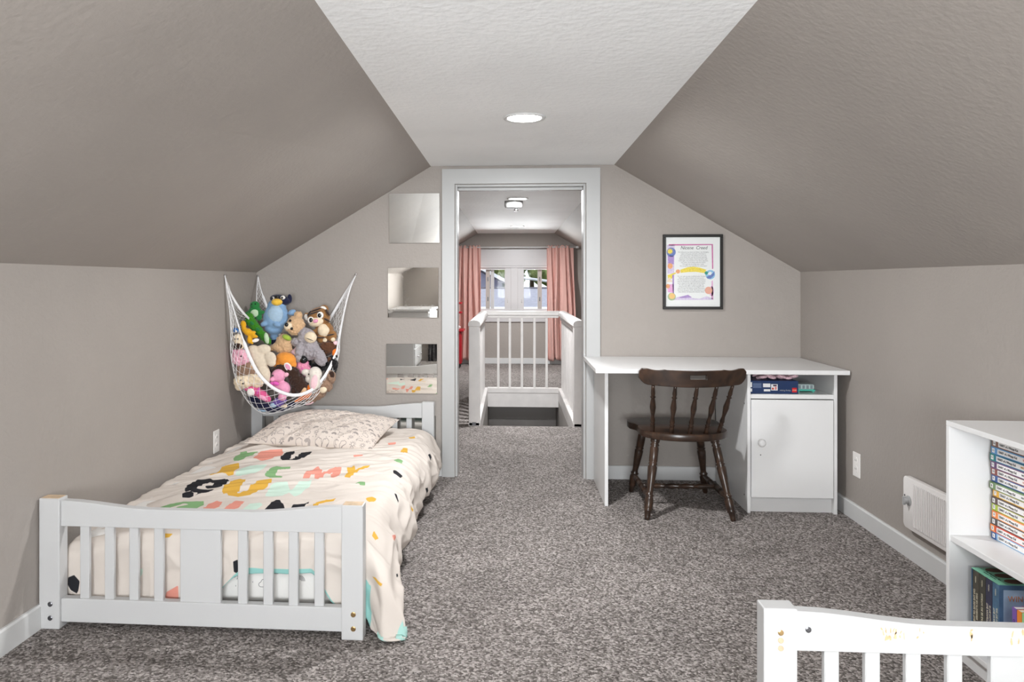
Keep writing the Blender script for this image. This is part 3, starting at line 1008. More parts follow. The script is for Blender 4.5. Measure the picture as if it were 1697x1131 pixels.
for px in (-0.03, -0.01, 0.01, 0.03):
    G().box(px - 0.006, px + 0.006, -0.047, -0.044, 0.018, 0.036).build('clip', mat('grey_clip', sl(130, 140, 145), 0.3), t)

# ---------------------------------------------------------------- chair
def wood_mat():
    m = bpy.data.materials.new('dark_walnut')
    m.use_nodes = True
    nt = m.node_tree
    b = nt.nodes['Principled BSDF']
    b.inputs['Roughness'].default_value = 0.28
    b.inputs['Specular IOR Level'].default_value = 0.55
    tc = nt.nodes.new('ShaderNodeTexCoord')
    mp = nt.nodes.new('ShaderNodeMapping')
    mp.inputs['Scale'].default_value = (6, 60, 14)
    n = nt.nodes.new('ShaderNodeTexNoise')
    n.inputs['Scale'].default_value = 1.6
    n.inputs['Detail'].default_value = 6
    r = nt.nodes.new('ShaderNodeValToRGB')
    r.color_ramp.elements[0].position = 0.3
    r.color_ramp.elements[0].color = (*sl(30, 21, 16), 1)
    r.color_ramp.elements[1].position = 0.75
    r.color_ramp.elements[1].color = (*sl(70, 49, 36), 1)
    L = nt.links.new
    L(tc.outputs['Object'], mp.inputs['Vector'])
    L(mp.outputs[0], n.inputs['Vector'])
    L(n.outputs['Fac'], r.inputs['Fac'])
    L(r.outputs['Color'], b.inputs['Base Color'])
    return m


M_WOOD = wood_mat()
t = thing('captains_chair', 'dark brown turned wood chair with spindle back pulled up to the desk', 'chair', (0.880, 3.955, 0), (0, 0, math.radians(2)))
SEAT = 0.418
# seat outline: flared front, narrower round spindle deck behind (rear = -y)
out = []
for k in range(33):                       # rear arc
    a = PI + PI * k / 32
    out.append((0.222 * math.cos(a), -0.085 + 0.165 * math.sin(a)))
out += [(0.221, -0.03), (0.212, 0.0), (0.222, 0.035), (0.243, 0.075), (0.245, 0.13)]
for k in range(1, 16):
    a = PI * k / 16
    out.append((0.243 * math.cos(a), 0.14 + 0.095 * math.sin(a) ** 0.8))
out += [(-0.245, 0.13), (-0.243, 0.075), (-0.222, 0.035), (-0.212, 0.0), (-0.221, -0.03)]
g = G().prism(out, 'z', SEAT - 0.036, SEAT, 0.006)
o = g.build('seat', M_WOOD, t, 'auto')
# legs
LP = [(0.0125, 0), (0.0135, 0.03), (0.017, 0.10), (0.021, 0.115), (0.0185, 0.125), (0.021, 0.14), (0.0225, 0.24), (0.0165, 0.275), (0.0225, 0.29), (0.0165, 0.305),
      (0.015, 0.34), (0.021, 0.52), (0.023, 0.63), (0.0175, 0.655), (0.0235, 0.67), (0.0175, 0.685), (0.021, 0.70), (0.0215, 0.86), (0.017, 0.885), (0.0235, 0.90), (0.017, 0.92), (0.0225, 0.94), (0.0235, 1)]
LEGS = {'rl': ((-0.222, -0.262, 0), (-0.155, -0.155, SEAT - 0.03)), 'rr': ((0.168 + 0.03, -0.275, 0), (0.140, -0.155, SEAT - 0.03)),
        'fl': ((-0.205, 0.225, 0), (-0.150, 0.145, SEAT - 0.03)), 'fr': ((0.205, 0.215, 0), (0.150, 0.145, SEAT - 0.03))}
for k, (a, b) in LEGS.items():
    G().rod(a, b, LP, 18).build('leg', M_WOOD, t, True)


def on(k, f):
    a, b = LEGS[k]
    return tuple(a[i] + (b[i] - a[i]) * f for i in range(3))


SP = [(0.009, 0), (0.010, 0.05), (0.015, 0.22), (0.010, 0.28), (0.0155, 0.30), (0.010, 0.32), (0.016, 0.40), (0.011, 0.48), (0.016, 0.50), (0.011, 0.52),
      (0.016, 0.60), (0.010, 0.68), (0.0155, 0.70), (0.010, 0.72), (0.015, 0.78), (0.010, 0.95), (0.009, 1)]
for a, b in (('rl', 'fl'), ('rr', 'fr')):
    G().rod(on(a, 0.26), on(b, 0.26), SP, 14).build('stretcher', M_WOOD, t, True)
G().rod(tuple((Vector(on('rl', 0.26)) + Vector(on('fl', 0.26))) / 2), tuple((Vector(on('rr', 0.26)) + Vector(on('fr', 0.26))) / 2), SP, 14).build('stretcher', M_WOOD, t, True)
# crest rail: a bent board, convex towards the rear
CW = 0.262
cy = lambda x: -0.318 + 0.62 * x * x * 1.3
g = G()
NX = 40
thk = 0.022
rows = []
for i in range(NX + 1):
    s = -1 + 2 * i / NX
    x = s * CW
    y = cy(x)
    e = abs(s)
    top = 0.752 - 0.006 * (1 - e) - (0.0 if e < 0.93 else 0.018 * ((e - 0.93) / 0.07) ** 2)
    if 0.52 < e < 0.86:
        top -= 0.007 * math.sin((e - 0.52) / 0.34 * PI)
    if e <= 0.52:
        top -= 0.004
    bot = 0.662 + 0.012 * e * e + (0.0 if e < 0.85 else 0.030 * ((e - 0.85) / 0.15) ** 2)
    rows.append((x, y, top, bot))
NZ = 8
vf = [[g.bm.verts.new((x, y - 0.012 + 0.025 * (1 - k / NZ) * 0.3, b + (tp - b) * k / NZ)) for k in range(NZ + 1)] for x, y, tp, b in rows]
vb = [[g.bm.verts.new((x, y + 0.012 + 0.025 * (1 - k / NZ) * 0.3, b + (tp - b) * k / NZ)) for k in range(NZ + 1)] for x, y, tp, b in rows]
HS = lambda i, k: (20 - 2) <= i < (20 + 4) - 0 and 4 <= k <= 5
for i in range(NX):
    for k in range(NZ):
        if not HS(i, k):
            g.bm.faces.new([vf[i][k], vf[i + 1][k], vf[i + 1][k + 1], vf[i][k + 1]])
            g.bm.faces.new([vb[i + 1][k], vb[i][k], vb[i][k + 1], vb[i + 1][k + 1]])
be = [e for e in g.bm.edges if len(e.link_faces) == 1]
fm = {}
for A, B in zip(vf, vb):
    for p, q in zip(A, B):
        fm[p] = q
seen = set()
for e in be:
    a, b = e.verts
    if a in fm and b in fm:
        g.bm.faces.new([b, a, fm[a], fm[b]])
bmesh.ops.recalc_face_normals(g.bm, faces=g.bm.faces)
cr = g.build('crest_rail', M_WOOD, t, 'auto')
bv = cr.modifiers.new('edge', 'BEVEL')
bv.width = 0.004
bv.segments = 2
bv.limit_method = 'ANGLE'
bv.angle_limit = math.radians(50)
SPN = [(0.008, 0), (0.0115, 0.02), (0.0115, 0.16), (0.009, 0.185), (0.0135, 0.20), (0.009, 0.22), (0.0125, 0.27), (0.0085, 0.36), (0.009, 0.39), (0.0155, 0.56),
       (0.0105, 0.70), (0.0085, 0.745), (0.0135, 0.765), (0.0085, 0.785), (0.0115, 0.84), (0.0085, 0.95), (0.008, 1)]
for xb, xt in ((-0.172, -0.196), (-0.088, -0.094), (0, 0.010), (0.083, 0.108), (0.158, 0.190)):
    yb_ = -0.085 - 0.155 * math.sqrt(max(0, 1 - (xb / 0.222) ** 2)) + 0.026
    G().rod((xb, yb_, SEAT - 0.01), (xt, cy(xt) + 0.004, 0.668), SPN, 14).build('spindle', M_WOOD, t, True)

# thin cable behind the desk
g = G().tube([(0, 0, 0), (0.004, -0.003, -0.12), (-0.002, 0, -0.26), (0.002, 0, -0.405)], 0.0022, 6)
g.build('power_cord', M_BLACK, None, True, 'thin black cord hanging behind the desk beside the cabinet', 'cord', loc=(1.190, 4.384, 0.708))

# ---------------------------------------------------------------- framed print
t = thing('framed_print', 'black framed hand-coloured creed print above the desk', 'picture', (1.0695, YW, 1.236))
PX, PZ = 0.1745, 0.222
fr = 0.0165
G().box(-PX, PX, -0.020, 0, PZ - fr, PZ, 0.0015).build('frame_rail', M_BLACKFRAME, t)
G().box(-PX, PX, -0.020, 0, -PZ, -PZ + fr, 0.0015).build('frame_rail', M_BLACKFRAME, t)
G().box(-PX, -PX + fr, -0.020, 0, -PZ + fr, PZ - fr, 0.0015).build('frame_stile', M_BLACKFRAME, t)
G().box(PX - fr, PX, -0.020, 0, -PZ + fr, PZ - fr, 0.0015).build('frame_stile', M_BLACKFRAME, t)
pg = G().box(-PX + fr, PX - fr, -0.009, -0.004, -PZ + fr, PZ - fr).build('art_sheet', M_PAPER, t)
K = 0.349 / 700.0        # print measured in units of 1/700 of the frame width
ax = lambda x: (x - 480) * K
az = lambda y: (570 - y) * K


def flat(poly, m, name, lift=0):
    g = G()
    y1 = -0.0092 - lift * 0.00025
    vs = [g.bm.verts.new((ax(x), y1, az(y))) for x, y in poly]
    f = g.bm.faces.new(vs)
    bmesh.ops.recalc_face_normals(g.bm, faces=[f])
    r = bmesh.ops.extrude_face_region(g.bm, geom=[f])
    bmesh.ops.translate(g.bm, vec=(0, 0.0003, 0), verts=[v for v in r['geom'] if isinstance(v, bmesh.types.BMVert)])
    return g.build(name, m, pg)


def disc(cx_, cy_, rx, ry, n=20, star=0):
    return [(cx_ + rx * (1 - (star if k % 2 else 0)) * math.cos(2 * PI * k / n), cy_ + ry * (1 - (star if k % 2 else 0)) * math.sin(2 * PI * k / n)) for k in range(n)]


ink = lambda n, r, g_, b: mat('ink_' + n, sl(r, g_, b), 0.8, var=(180, 0.15))
MAG, PUR, LIL, BLU = ink('magenta', 206, 120, 168), ink('purple', 176, 146, 200), ink('lilac', 216, 200, 224), ink('blue', 112, 128, 186)
YEL, ORA, SKY, GRN, PNK, TEA = ink('yellow', 240, 214, 92), ink('orange', 238, 170, 124), ink('sky', 150, 195, 225), ink('green', 170, 190, 150), ink('pink', 232, 172, 212), ink('teal', 70, 160, 140)
flat([(200, 240), (712, 240), (712, 252), (200, 258)], MAG, 'border_band')
flat([(700, 250), (716, 240), (720, 530), (706, 540)], MAG, 'border_band')
flat([(700, 680), (714, 670), (722, 905), (700, 890)], PNK, 'border_band')
flat([(180, 250), (268, 250), (262, 590), (185, 590)], LIL, 'border_band')
flat([(190, 380), (262, 380), (258, 480), (195, 470)], PUR, 'border_band', 1)
flat([(240, 600), (262, 590), (262, 830), (250, 840)], PUR, 'border_band')
flat([(180, 720), (255, 715), (255, 820), (190, 810)], PNK, 'border_band')
flat([(250, 895), (300, 870), (420, 845), (470, 880), (560, 890), (640, 860), (712, 880), (712, 902), (250, 905)], LIL, 'hills')
flat([(300, 880), (360, 862), (425, 842), (470, 872), (400, 880)], PUR, 'hills', 1)
flat(disc(228, 335, 54, 54), BLU, 'sun_disc', 1)
flat(disc(215, 325, 40, 40, 20, 0.45), YEL, 'sun_star', 2)
flat(disc(217, 500, 30, 34), ORA, 'flower', 2)
flat(disc(235, 865, 48, 46), GRN, 'flower', 1)
flat(disc(238, 858, 36, 36), mat('ink_peach', sl(240, 196, 130), 0.8), 'flower', 2)
flat(disc(190, 740, 24, 26), ORA, 'flower', 2)
flat([(185, 610), (280, 575), (285, 590), (240, 610), (240, 650), (195, 655)], YEL, 'nativity_star', 2)
flat([(175, 690), (210, 630), (245, 690)], mat('ink_cream', sl(238, 214, 190), 0.8), 'stable', 3)
flat([(335, 545), (420, 515), (490, 508), (560, 520), (640, 545), (620, 585), (520, 570), (430, 572), (340, 582)], YEL, 'comet_tail')
flat(disc(308, 565, 27, 27, 16, 0.15), ORA, 'comet_head', 1)
flat(disc(685, 603, 56, 56), SKY, 'dove_disc')
flat([(640, 630), (700, 600), (735, 560), (730, 610), (690, 650), (650, 650)], BLU, 'dove_wing', 1)
flat([(650, 600), (690, 610), (705, 580), (680, 565)], M_PAPER, 'dove', 2)
flat(disc(638, 583, 20, 20), TEA, 'leaf', 2)
flat(disc(665, 790, 44, 44), mat('ink_salmon', sl(232, 170, 150), 0.8), 'flower', 1)
flat(disc(700, 800, 26, 60), PNK, 'flower', 0)
text('Nicene', 58 * K, M_INKDARK, pg, (ax(412), -0.0096, az(285)), (PI / 2, 0, 0), shear=0.25, sx=0.9)
text('Creed', 58 * K, M_INKDARK, pg, (ax(582), -0.0096, az(285)), (PI / 2, 0, 0), shear=0.25, sx=0.9)
CREED = ['We believe in one God, the Father, the Almighty,', 'maker of heaven and earth, of all that is,', 'seen and unseen. We believe in one Lord,', 'Jesus Christ, the only Son of God, eternally',
         'begotten of the Father, God from God, Light', 'from Light, true God from true God, begotten,', 'not made, of one Being with the Father.', 'Through him all things were made.', 'For us and for our salvation he came down']
CREED2 = ['For our sake he was crucified under Pontius', 'Pilate; he suffered death and was buried.', 'On the third day he rose again in accordance', 'with the Scriptures; he ascended into heaven', 'and is seated at the right hand of the Father.',
          'He will come again in glory to judge the', 'living and the dead, and his kingdom will', 'have no end. We believe in the Holy Spirit,', 'the Lord, the giver of life. We believe in one', 'holy catholic and apostolic Church. Amen.']
text('\n'.join(CREED), 20.5 * K, M_GREYINK, pg, (ax(488), -0.0094, az(418)), (PI / 2, 0, 0), sx=0.88)
text('\n'.join(CREED2), 20.5 * K, M_GREYINK, pg, (ax(465), -0.0094, az(715)), (PI / 2, 0, 0), sx=0.88)
G().box(-PX + fr, PX - fr, -0.0120, -0.0112, -PZ + fr, PZ - fr).build('glazing', M_GLASS, t)

# ---------------------------------------------------------------- mirrors on the partition wall
for (x0, x1, z0, z1, lab) in ((-0.744, -0.434, 1.412, 1.714, 'square frameless mirror tile, topmost of the column beside the doorway'),
                              (-0.751, -0.441, 0.960, 1.263, 'square frameless mirror tile, second from top beside the doorway'),
                              (-0.760, -0.450, 0.499, 0.801, 'square frameless mirror tile just above the bed headboard'),
                              (-0.768, -0.458, 0.060, 0.365, 'square frameless mirror tile low behind the bed headboard')):
    tm = thing('mirror_tile', lab, 'mirror', ((x0 + x1) / 2, YW, z0), (math.radians(0.3), 0, math.radians(0.5 if z0 < 0.9 else -0.6)), group='mirror tiles')
    w, h = (x1 - x0) / 2, z1 - z0
    G().box(-w, w, -0.0075, -0.004, 0, h, 0.0012).build('mirror_glass', M_MIRROR, tm)
    G().box(-w + 0.004, w - 0.004, -0.004, 0.0, 0.004, h - 0.004).build('backing', mat('mirror_backing', (0.2, 0.2, 0.2), 0.8), tm)

# ---------------------------------------------------------------- outlets and heater
def outlet(loc, rz, label):
    t = thing('wall_outlet', label, 'outlet', loc, (0, 0, rz), group='wall outlets')
    pl = G().box(-0.037, 0.037, -0.006, 0, -0.06, 0.06, 0.003, 2).build('cover_plate', M_OUTLET, t)
    for dz in (-0.021, 0.021):
        s = G().lathe([(0.0165, 0), (0.0165, 0.002)], 20, Matrix.Translation((0, -0.006, dz)) @ Euler((PI / 2, 0, 0)).to_matrix().to_4x4()).build('socket', M_OUTLET, t)
        G().box(-0.007, -0.005, -0.0086, -0.0078, dz - 0.002, dz + 0.006).build('slot', M_SLOT, s)
        G().box(0.005, 0.007, -0.0086, -0.0078, dz - 0.002, dz + 0.006).build('slot', M_SLOT, s)


outlet((XR, 3.727, 0.277), -PI / 2, 'white wall outlet on the right knee wall beside the desk cabinet')
outlet((XL(3.84), 3.84, 0.325), PI / 2, 'white wall outlet on the left knee wall by the duvet')

t = thing('wall_heater', 'white louvred wall heater with round knob beside the bookcase', 'heater', (XR, 3.02, 0.14), (0, 0, -PI / 2))
def rrect(x0, x1, z0, z1, r, n=6):
    p = []
    for cx_, cz_, a0 in ((x1 - r, z0 + r, -PI / 2), (x1 - r, z1 - r, 0), (x0 + r, z1 - r, PI / 2), (x0 + r, z0 + r, PI)):
        for k in range(n + 1):
            a = a0 + PI / 2 * k / n
            p.append((cx_ + r * math.cos(a), cz_ + r * math.sin(a)))
    return p


bd = G().prism(rrect(-0.215, 0.215, 0.0, 0.218, 0.022), 'y', -0.036, -0.012, 0.004).build('cover', mat('cream_enamel', (0.80, 0.77, 0.75), 0.35), t, 'auto')
G().box(-0.19, 0.19, -0.013, 0, 0.02, 0.2).build('wall_box', M_STEEL, t)
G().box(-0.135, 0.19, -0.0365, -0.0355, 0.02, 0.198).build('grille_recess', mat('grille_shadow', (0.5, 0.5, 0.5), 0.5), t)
for k in range(26):
    x = -0.131 + k * 0.0125
    G().box(x, x + 0.0075, -0.041, -0.035, 0.02, 0.198, 0.0015).build('louvre', MATS['cream_enamel'], t)
kn = G().lathe([(0.021, 0), (0.021, 0.003), (0.014, 0.005), (0.013, 0.02), (0.010, 0.022)], 24, Matrix.Translation((-0.168, -0.036, 0.120)) @ Euler((PI / 2, 0, 0)).to_matrix().to_4x4()).build('thermostat_knob', mat('grey_knob', (0.38, 0.38, 0.38), 0.35), t, 'auto')
G().box(-0.172, -0.164, -0.062, -0.050, 0.102, 0.138, 0.002).build('knob_grip', MATS['grey_knob'], t)
G().lathe([(0.004, 0), (0.004, 0.002)], 10, Matrix.Translation((-0.199, -0.036, 0.135)) @ Euler((PI / 2, 0, 0)).to_matrix().to_4x4()).build('screw', M_STEEL, t)

# ---------------------------------------------------------------- bookcase and books
FX, BY0, BY1 = 1.372, 1.745, 2.418
t = thing('bookcase', 'low white bookcase against the right wall, cut by the frame', 'bookcase', (1.53, 2.08, 0))
U = lambda x: x - 1.53
V = lambda y: y - 2.08
XB = 1.678
G().box(U(FX), U(XB), V(BY1 - 0.016), V(BY1), 0, 0.722, 0.001).build('side_panel', M_MELA, t)
G().box(U(FX), U(XB), V(BY0), V(BY0 + 0.016), 0, 0.722, 0.001).build('side_panel', M_MELA, t)
G().box(U(FX), U(XB), V(BY0), V(BY1), 0.722, 0.738, 0.001).build('top_panel', M_MELA, t)
G().box(U(FX + 0.004), U(XB - 0.006), V(BY0 + 0.016), V(BY1 - 0.016), 0.362, 0.380, 0.001).build('shelf', M_MELA, t)
G().box(U(FX + 0.002), U(XB - 0.006), V(BY0 + 0.016), V(BY1 - 0.016), 0.052, 0.068, 0.001).build('bottom_shelf', M_MELA, t)
G().box(U(FX + 0.02), U(FX + 0.034), V(BY0 + 0.016), V(BY1 - 0.016), 0, 0.052).build('plinth', M_MELA, t)
G().box(U(XB - 0.006), U(XB), V(BY0 + 0.016), V(BY1 - 0.016), 0.0, 0.722).build('back_panel', M_MELA, t)
XB -= 0.007

# stack of fourteen paperbacks, spines to the room (-x), bottom first
STK = [('deep blue', (34, 84, 150), 'pale blue', (150, 190, 225)), ('orange striped', (232, 128, 50), 'red', (206, 70, 46)), ('charcoal', (74, 68, 68), 'x', (92, 86, 84)),
       ('bright orange', (240, 140, 74), 'x', (244, 160, 96)), ('lime green', (172, 196, 52), 'x', (196, 206, 90)), ('dark brown', (92, 74, 72), 'x', (110, 90, 86)),
       ('golden yellow', (238, 178, 66), 'x', (240, 196, 92)), ('sage green', (110, 140, 92), 'x', (136, 160, 120)), ('royal blue', (62, 92, 150), 'x', (70, 104, 168)),
       ('brick red', (150, 84, 76), 'x', (150, 92, 84)), ('plum purple', (104, 70, 112), 'x', (110, 80, 120)), ('teal green', (28, 128, 120), 'x', (40, 120, 150)),
       ('sky blue', (88, 142, 190), 'x', (110, 160, 205)), ('brown', (124, 88, 72), 'x', (140, 100, 84))]
rn = random.Random(11)
z = 0.3805
M_PAGES = mat('book_pages', (0.78, 0.74, 0.66), 0.9, bump=(400, 0.2, 0.0005))
SUB = ['', 'DOG DAYS', 'THE UGLY TRUTH', 'CABIN FEVER', 'THE THIRD WHEEL', 'HARD LUCK', 'THE LONG HAUL', 'OLD SCHOOL', 'DOUBLE DOWN', 'THE GETAWAY', 'THE MELTDOWN', 'WRECKING BALL', 'THE DEEP END', 'BIG SHOT']
ORD = ['bottom', 'second from bottom', 'third from bottom', 'fourth from bottom', 'fifth from bottom', 'sixth from bottom', 'seventh from bottom', 'seventh from top', 'sixth from top', 'fifth from top', 'fourth from top', 'third from top', 'second from top', 'topmost']
for i, (cn, c1, _, c2) in enumerate(STK):
    th = 0.0218
    dy = rn.uniform(-0.006, 0.004)
    dx = rn.uniform(-0.004, 0.004)
    y1 = 2.384 + dy                      # far end of the spine
    L = 0.212
    x0 = 1.488 + dx
    depth = 0.148
    t = thing('book', '%s book with white title strip, %s of the stack' % (cn, ORD[i]), 'book', (x0, y1, z), group='stacked books on the middle shelf')
    m1 = mat('cover_' + cn.replace(' ', '_'), sl(*c1), 0.4)
    m2 = mat('spine_' + cn.replace(' ', '_'), sl(*c2), 0.4)
    G().box(0.0, 0.003, -L, 0, 0, th, 0.0008).build('spine', m2, t)
    G().box(0.001, depth, -L, 0, 0, 0.0022).build('cover_board', m1, t)
    G().box(0.001, depth, -L, 0, th - 0.0022, th).build('cover_board', m1, t)
    G().box(0.003, depth - 0.004, -L + 0.003, -0.003, 0.0022, th - 0.0022).build('page_block', M_PAGES, t)
    sp = G().box(-0.0006, 0.0002, -0.022, 0, 0, th).build('spine_end_band', m1, t)
    G().box(-0.0012, -0.0004, -0.0165, -0.0055, 0.0045, th - 0.0045).build('number_square', M_PAPER, t)
    text(str(i + 1), 0.010, M_INKDARK, t, (-0.0014, -0.011, th / 2), (PI / 2, 0, -PI / 2))
    G().box(-0.0010, 0.0002, -L + 0.028, -0.030, 0.0035, th - 0.0035, 0.0003).build('title_strip', M_PAPER, t)
    text('DIARY of a Wimpy Kid', 0.0105, M_INKDARK, t, (-0.0014, -0.036, th / 2), (PI / 2, 0, -PI / 2), align='LEFT', sx=0.82)
    text(SUB[i], 0.0075, mat('ink_sub_' + str(i % 3), [sl(190, 90, 60), sl(60, 60, 60), sl(200, 140, 60)][i % 3], 0.7), t, (-0.0014, -L + 0.052, th / 2), (PI / 2, 0, -PI / 2), sx=0.7) if SUB[i] else None
    z += th + 0.0002

# boxed set on the bottom shelf: slipcase open to the room, four books inside
z0 = 0.0685
YN, YFAR, XF0, ZT = 2.236, 2.366, 1.418, 0.291
t = thing('book_slipcase', 'teal and green fantasy slipcase on the bottom shelf holding four dark books', 'book box', (XF0, YN, z0))
M_CASE = mat('slipcase_blue', sl(74, 102, 130), 0.35, var=(16, 0.35))
M_CASEG = mat('slipcase_green', sl(126, 190, 160), 0.4, var=(30, 0.06))
H_ = ZT - z0
D_ = 0.148
T_ = YFAR - YN
G().box(0, D_, 0, 0.0025, 0, H_, 0.0004).build('case_side', M_CASE, t)
G().box(0, D_, T_ - 0.0025, T_, 0, H_, 0.0004).build('case_side', M_CASE, t)
tp = G().box(0, D_, 0, T_, H_, H_ + 0.0025, 0.0004).build('case_top', M_CASEG, t)
G().box(0, D_, 0, T_, 0, 0.0025).build('case_bottom', M_CASEG, t)
G().box(D_ - 0.0025, D_, 0.0025, T_ - 0.0025, 0.0025, H_).build('case_back', M_CASE, t)
for k in range(3):
    G().lathe([(1, 0), (1, 0.0006)], 24, TRS((0.055, 0.022 + k * 0.043, H_ + 0.0025), (0.026, 0.016, 1))).build('portrait_oval', mat('oval_brown', sl(92, 52, 36), 0.5, var=(90, 0.4)), tp)
for k in range(2):
    text('The Wingfeather Saga' if k else 'Andrew Peterson', 0.008, mat('ink_darkgreen', sl(40, 80, 66), 0.6), tp, (0.014 + k * 0.010, T_ / 2, H_ + 0.0027), (0, 0, -PI / 2))
cp = G().box(0.012, D_ - 0.012, -0.0006, 0.0002, 0.012, H_ - 0.014).build('cover_panel', mat('cover_dusk', sl(150, 170, 190), 0.4, var=(12, 0.25)), t)
G().box(0.012, 0.030, -0.0010, 0.0, 0.012, 0.10).build('cover_panel', mat('cover_sunset', sl(226, 176, 130), 0.4, var=(20, 0.2)), t)
text('WINGFEATHER', 0.024, mat('copper_ink', sl(196, 120, 60), 0.4), cp, (0.024, -0.0012, H_ - 0.040), R_, align='LEFT', sx=0.85)
text('SAGA', 0.024, mat('copper_ink', sl(196, 120, 60), 0.4), cp, (0.060, -0.0012, H_ - 0.068), R_, align='LEFT', sx=0.85)
TI = [('THE WARDEN', 'AND THE WOLF KING', (70, 102, 128), 'slate blue'), ('THE MONSTER', 'IN THE HOLLOWS', (46, 46, 70), 'indigo'),
      ('NORTH! OR BE EATEN', '', (58, 56, 46), 'dark olive'), ('ON THE EDGE OF THE', 'DARK SEA OF DARKNESS', (66, 60, 48), 'dark brown')]
bw = (T_ - 0.006) / 4
for k, (a, b, c, cn) in enumerate(TI):
    tb = thing('book', '%s paperback with pale spine title standing inside the slipcase' % cn, 'book', (XF0 + 0.002, YN + 0.003 + k * bw, z0 + 0.003), group='books in the slipcase')
    m_ = mat('spine_fantasy_%d' % k, sl(*c), 0.4, var=(40, 0.3))
    G().box(0, 0.003, 0.0005, bw - 0.0005, 0, H_ - 0.006, 0.0006).build('spine', m_, tb)
    G().box(0.003, 0.138, 0.0005, 0.0015, 0, H_ - 0.006).build('cover_board', m_, tb)
    G().box(0.003, 0.138, bw - 0.0015, bw - 0.0005, 0, H_ - 0.006).build('cover_board', m_, tb)
    G().box(0.003, 0.136, 0.0015, bw - 0.0015, 0.002, H_ - 0.008).build('page_block', M_PAGES, tb)
    # spine text runs downwards: reading direction -z, letters' up towards +y
    # columns are images of local x, y, z : x -> -Z, y -> +Y, z -> -X
    e = Matrix(((0, 0, -1), (0, 1, 0), (-1, 0, 0))).to_euler()
    ti = mat('ink_ivory', sl(214, 206, 180), 0.5)
    text(a, 0.0115, ti, tb, (-0.0004, bw / 2 + (0.006 if b else 0), H_ * 0.50), e, sx=0.85, shear=0.15)
    if b:
        text(b, 0.0100, ti, tb, (-0.0004, bw / 2 - 0.006, H_ * 0.50), e, sx=0.72, shear=0.15)
    text('PETERSON', 0.012, ti, tb, (-0.0004, bw / 2, H_ * 0.11), e, sx=0.8, shear=0.15)
    text('ANDREW', 0.006, ti, tb, (-0.0004, bw / 2, H_ * 0.86), e, sx=0.8)
# thin paperbacks in front
SM = [('purple', (118, 84, 160), 2.153), ('orange', (228, 134, 46), 2.133), ('pale green', (150, 196, 140), 2.113), ('cream', (230, 220, 196), 2.093)]
for k, (cn, c, y1) in enumerate(SM):
    tb = thing('book', '%s slim paperback standing in front of the slipcase' % cn, 'book', (1.400, y1 - 0.018, z0), group='slim paperbacks on the bottom shelf')
    m_ = mat('slim_%d' % k, sl(*c), 0.45)
    hh = 0.197
    G().box(0, 0.002, 0.0003, 0.0177, 0, hh, 0.0005).build('spine', m_, tb)
    G().box(0.002, 0.130, 0.0003, 0.0013, 0, hh).build('cover_board', m_, tb)
    G().box(0.002, 0.130, 0.0167, 0.0177, 0, hh).build('cover_board', m_, tb)
    G().box(0.002, 0.128, 0.0013, 0.0167, 0.001, hh - 0.001).build('page_block', M_PAGES, tb)
    e = Matrix(((0, 0, -1), (0, 1, 0), (-1, 0, 0))).to_euler()
    text('CLEARY', 0.011, M_INKDARK, tb, (-0.0004, 0.009, hh * 0.76), e, sx=0.8)
    text(['RAMONA', 'HENRY', 'BEEZUS', 'RIBSY'][k], 0.011, M_WHITEINK, tb, (-0.0004, 0.009, hh * 0.34), e, sx=0.8)

# ---------------------------------------------------------------- behind the viewer (seen in the mirrors)
t = thing('dresser', 'white dresser behind the viewer, reflected in the mirror', 'dresser', (-1.38, -0.62, 0))
G().box(-0.25, 0.25, -0.4, 0.4, 0.05, 0.76, 0.004).build('dresser_body', M_WHITE, t)
G().box(-0.25, 0.27, -0.42, 0.42, 0.76, 0.79, 0.004).build('dresser_top', M_WHITE, t)
for k in range(3):
    d = G().box(0.25, 0.265, -0.38, 0.38, 0.08 + k * 0.225, 0.29 + k * 0.225, 0.003).build('drawer', M_WHITE, t)
    for yy in (-0.18, 0.18):
        G().ell((0.278, yy, 0.185 + k * 0.225), 0.014, sub=2).build('knob', M_CHROME, d, True)
for px in (-0.22, 0.22):
    for py in (-0.37, 0.37):
        G().box(px - 0.02, px + 0.02, py - 0.02, py + 0.02, 0, 0.05).build('foot', M_WHITE, t)
t = thing('hanging_blanket', 'dark speckled blanket hanging behind the viewer, reflected in the mirror', 'blanket', (-0.96, -1.50, 0))
nu, nv = 40, 40
u = np.linspace(0, 1, nu)[:, None] * np.ones((1, nv))
v = np.ones((nu, 1)) * np.linspace(0, 1, nv)[None, :]
grid_mesh('blanket_cloth', np.stack([-0.10 + 0.2 * u + 0.01 * vnoise(u * 5, v * 5, 1), 0.02 + 0.03 * np.sin(u * 22 + 2 * v), 1.1 * v], -1), mat('dark_knit', (0.05, 0.047, 0.05), 0.9, var=(60, 0.7), bump=(60, 0.8, 0.01)), t).modifiers.new('thickness', 'SOLIDIFY').thickness = 0.012

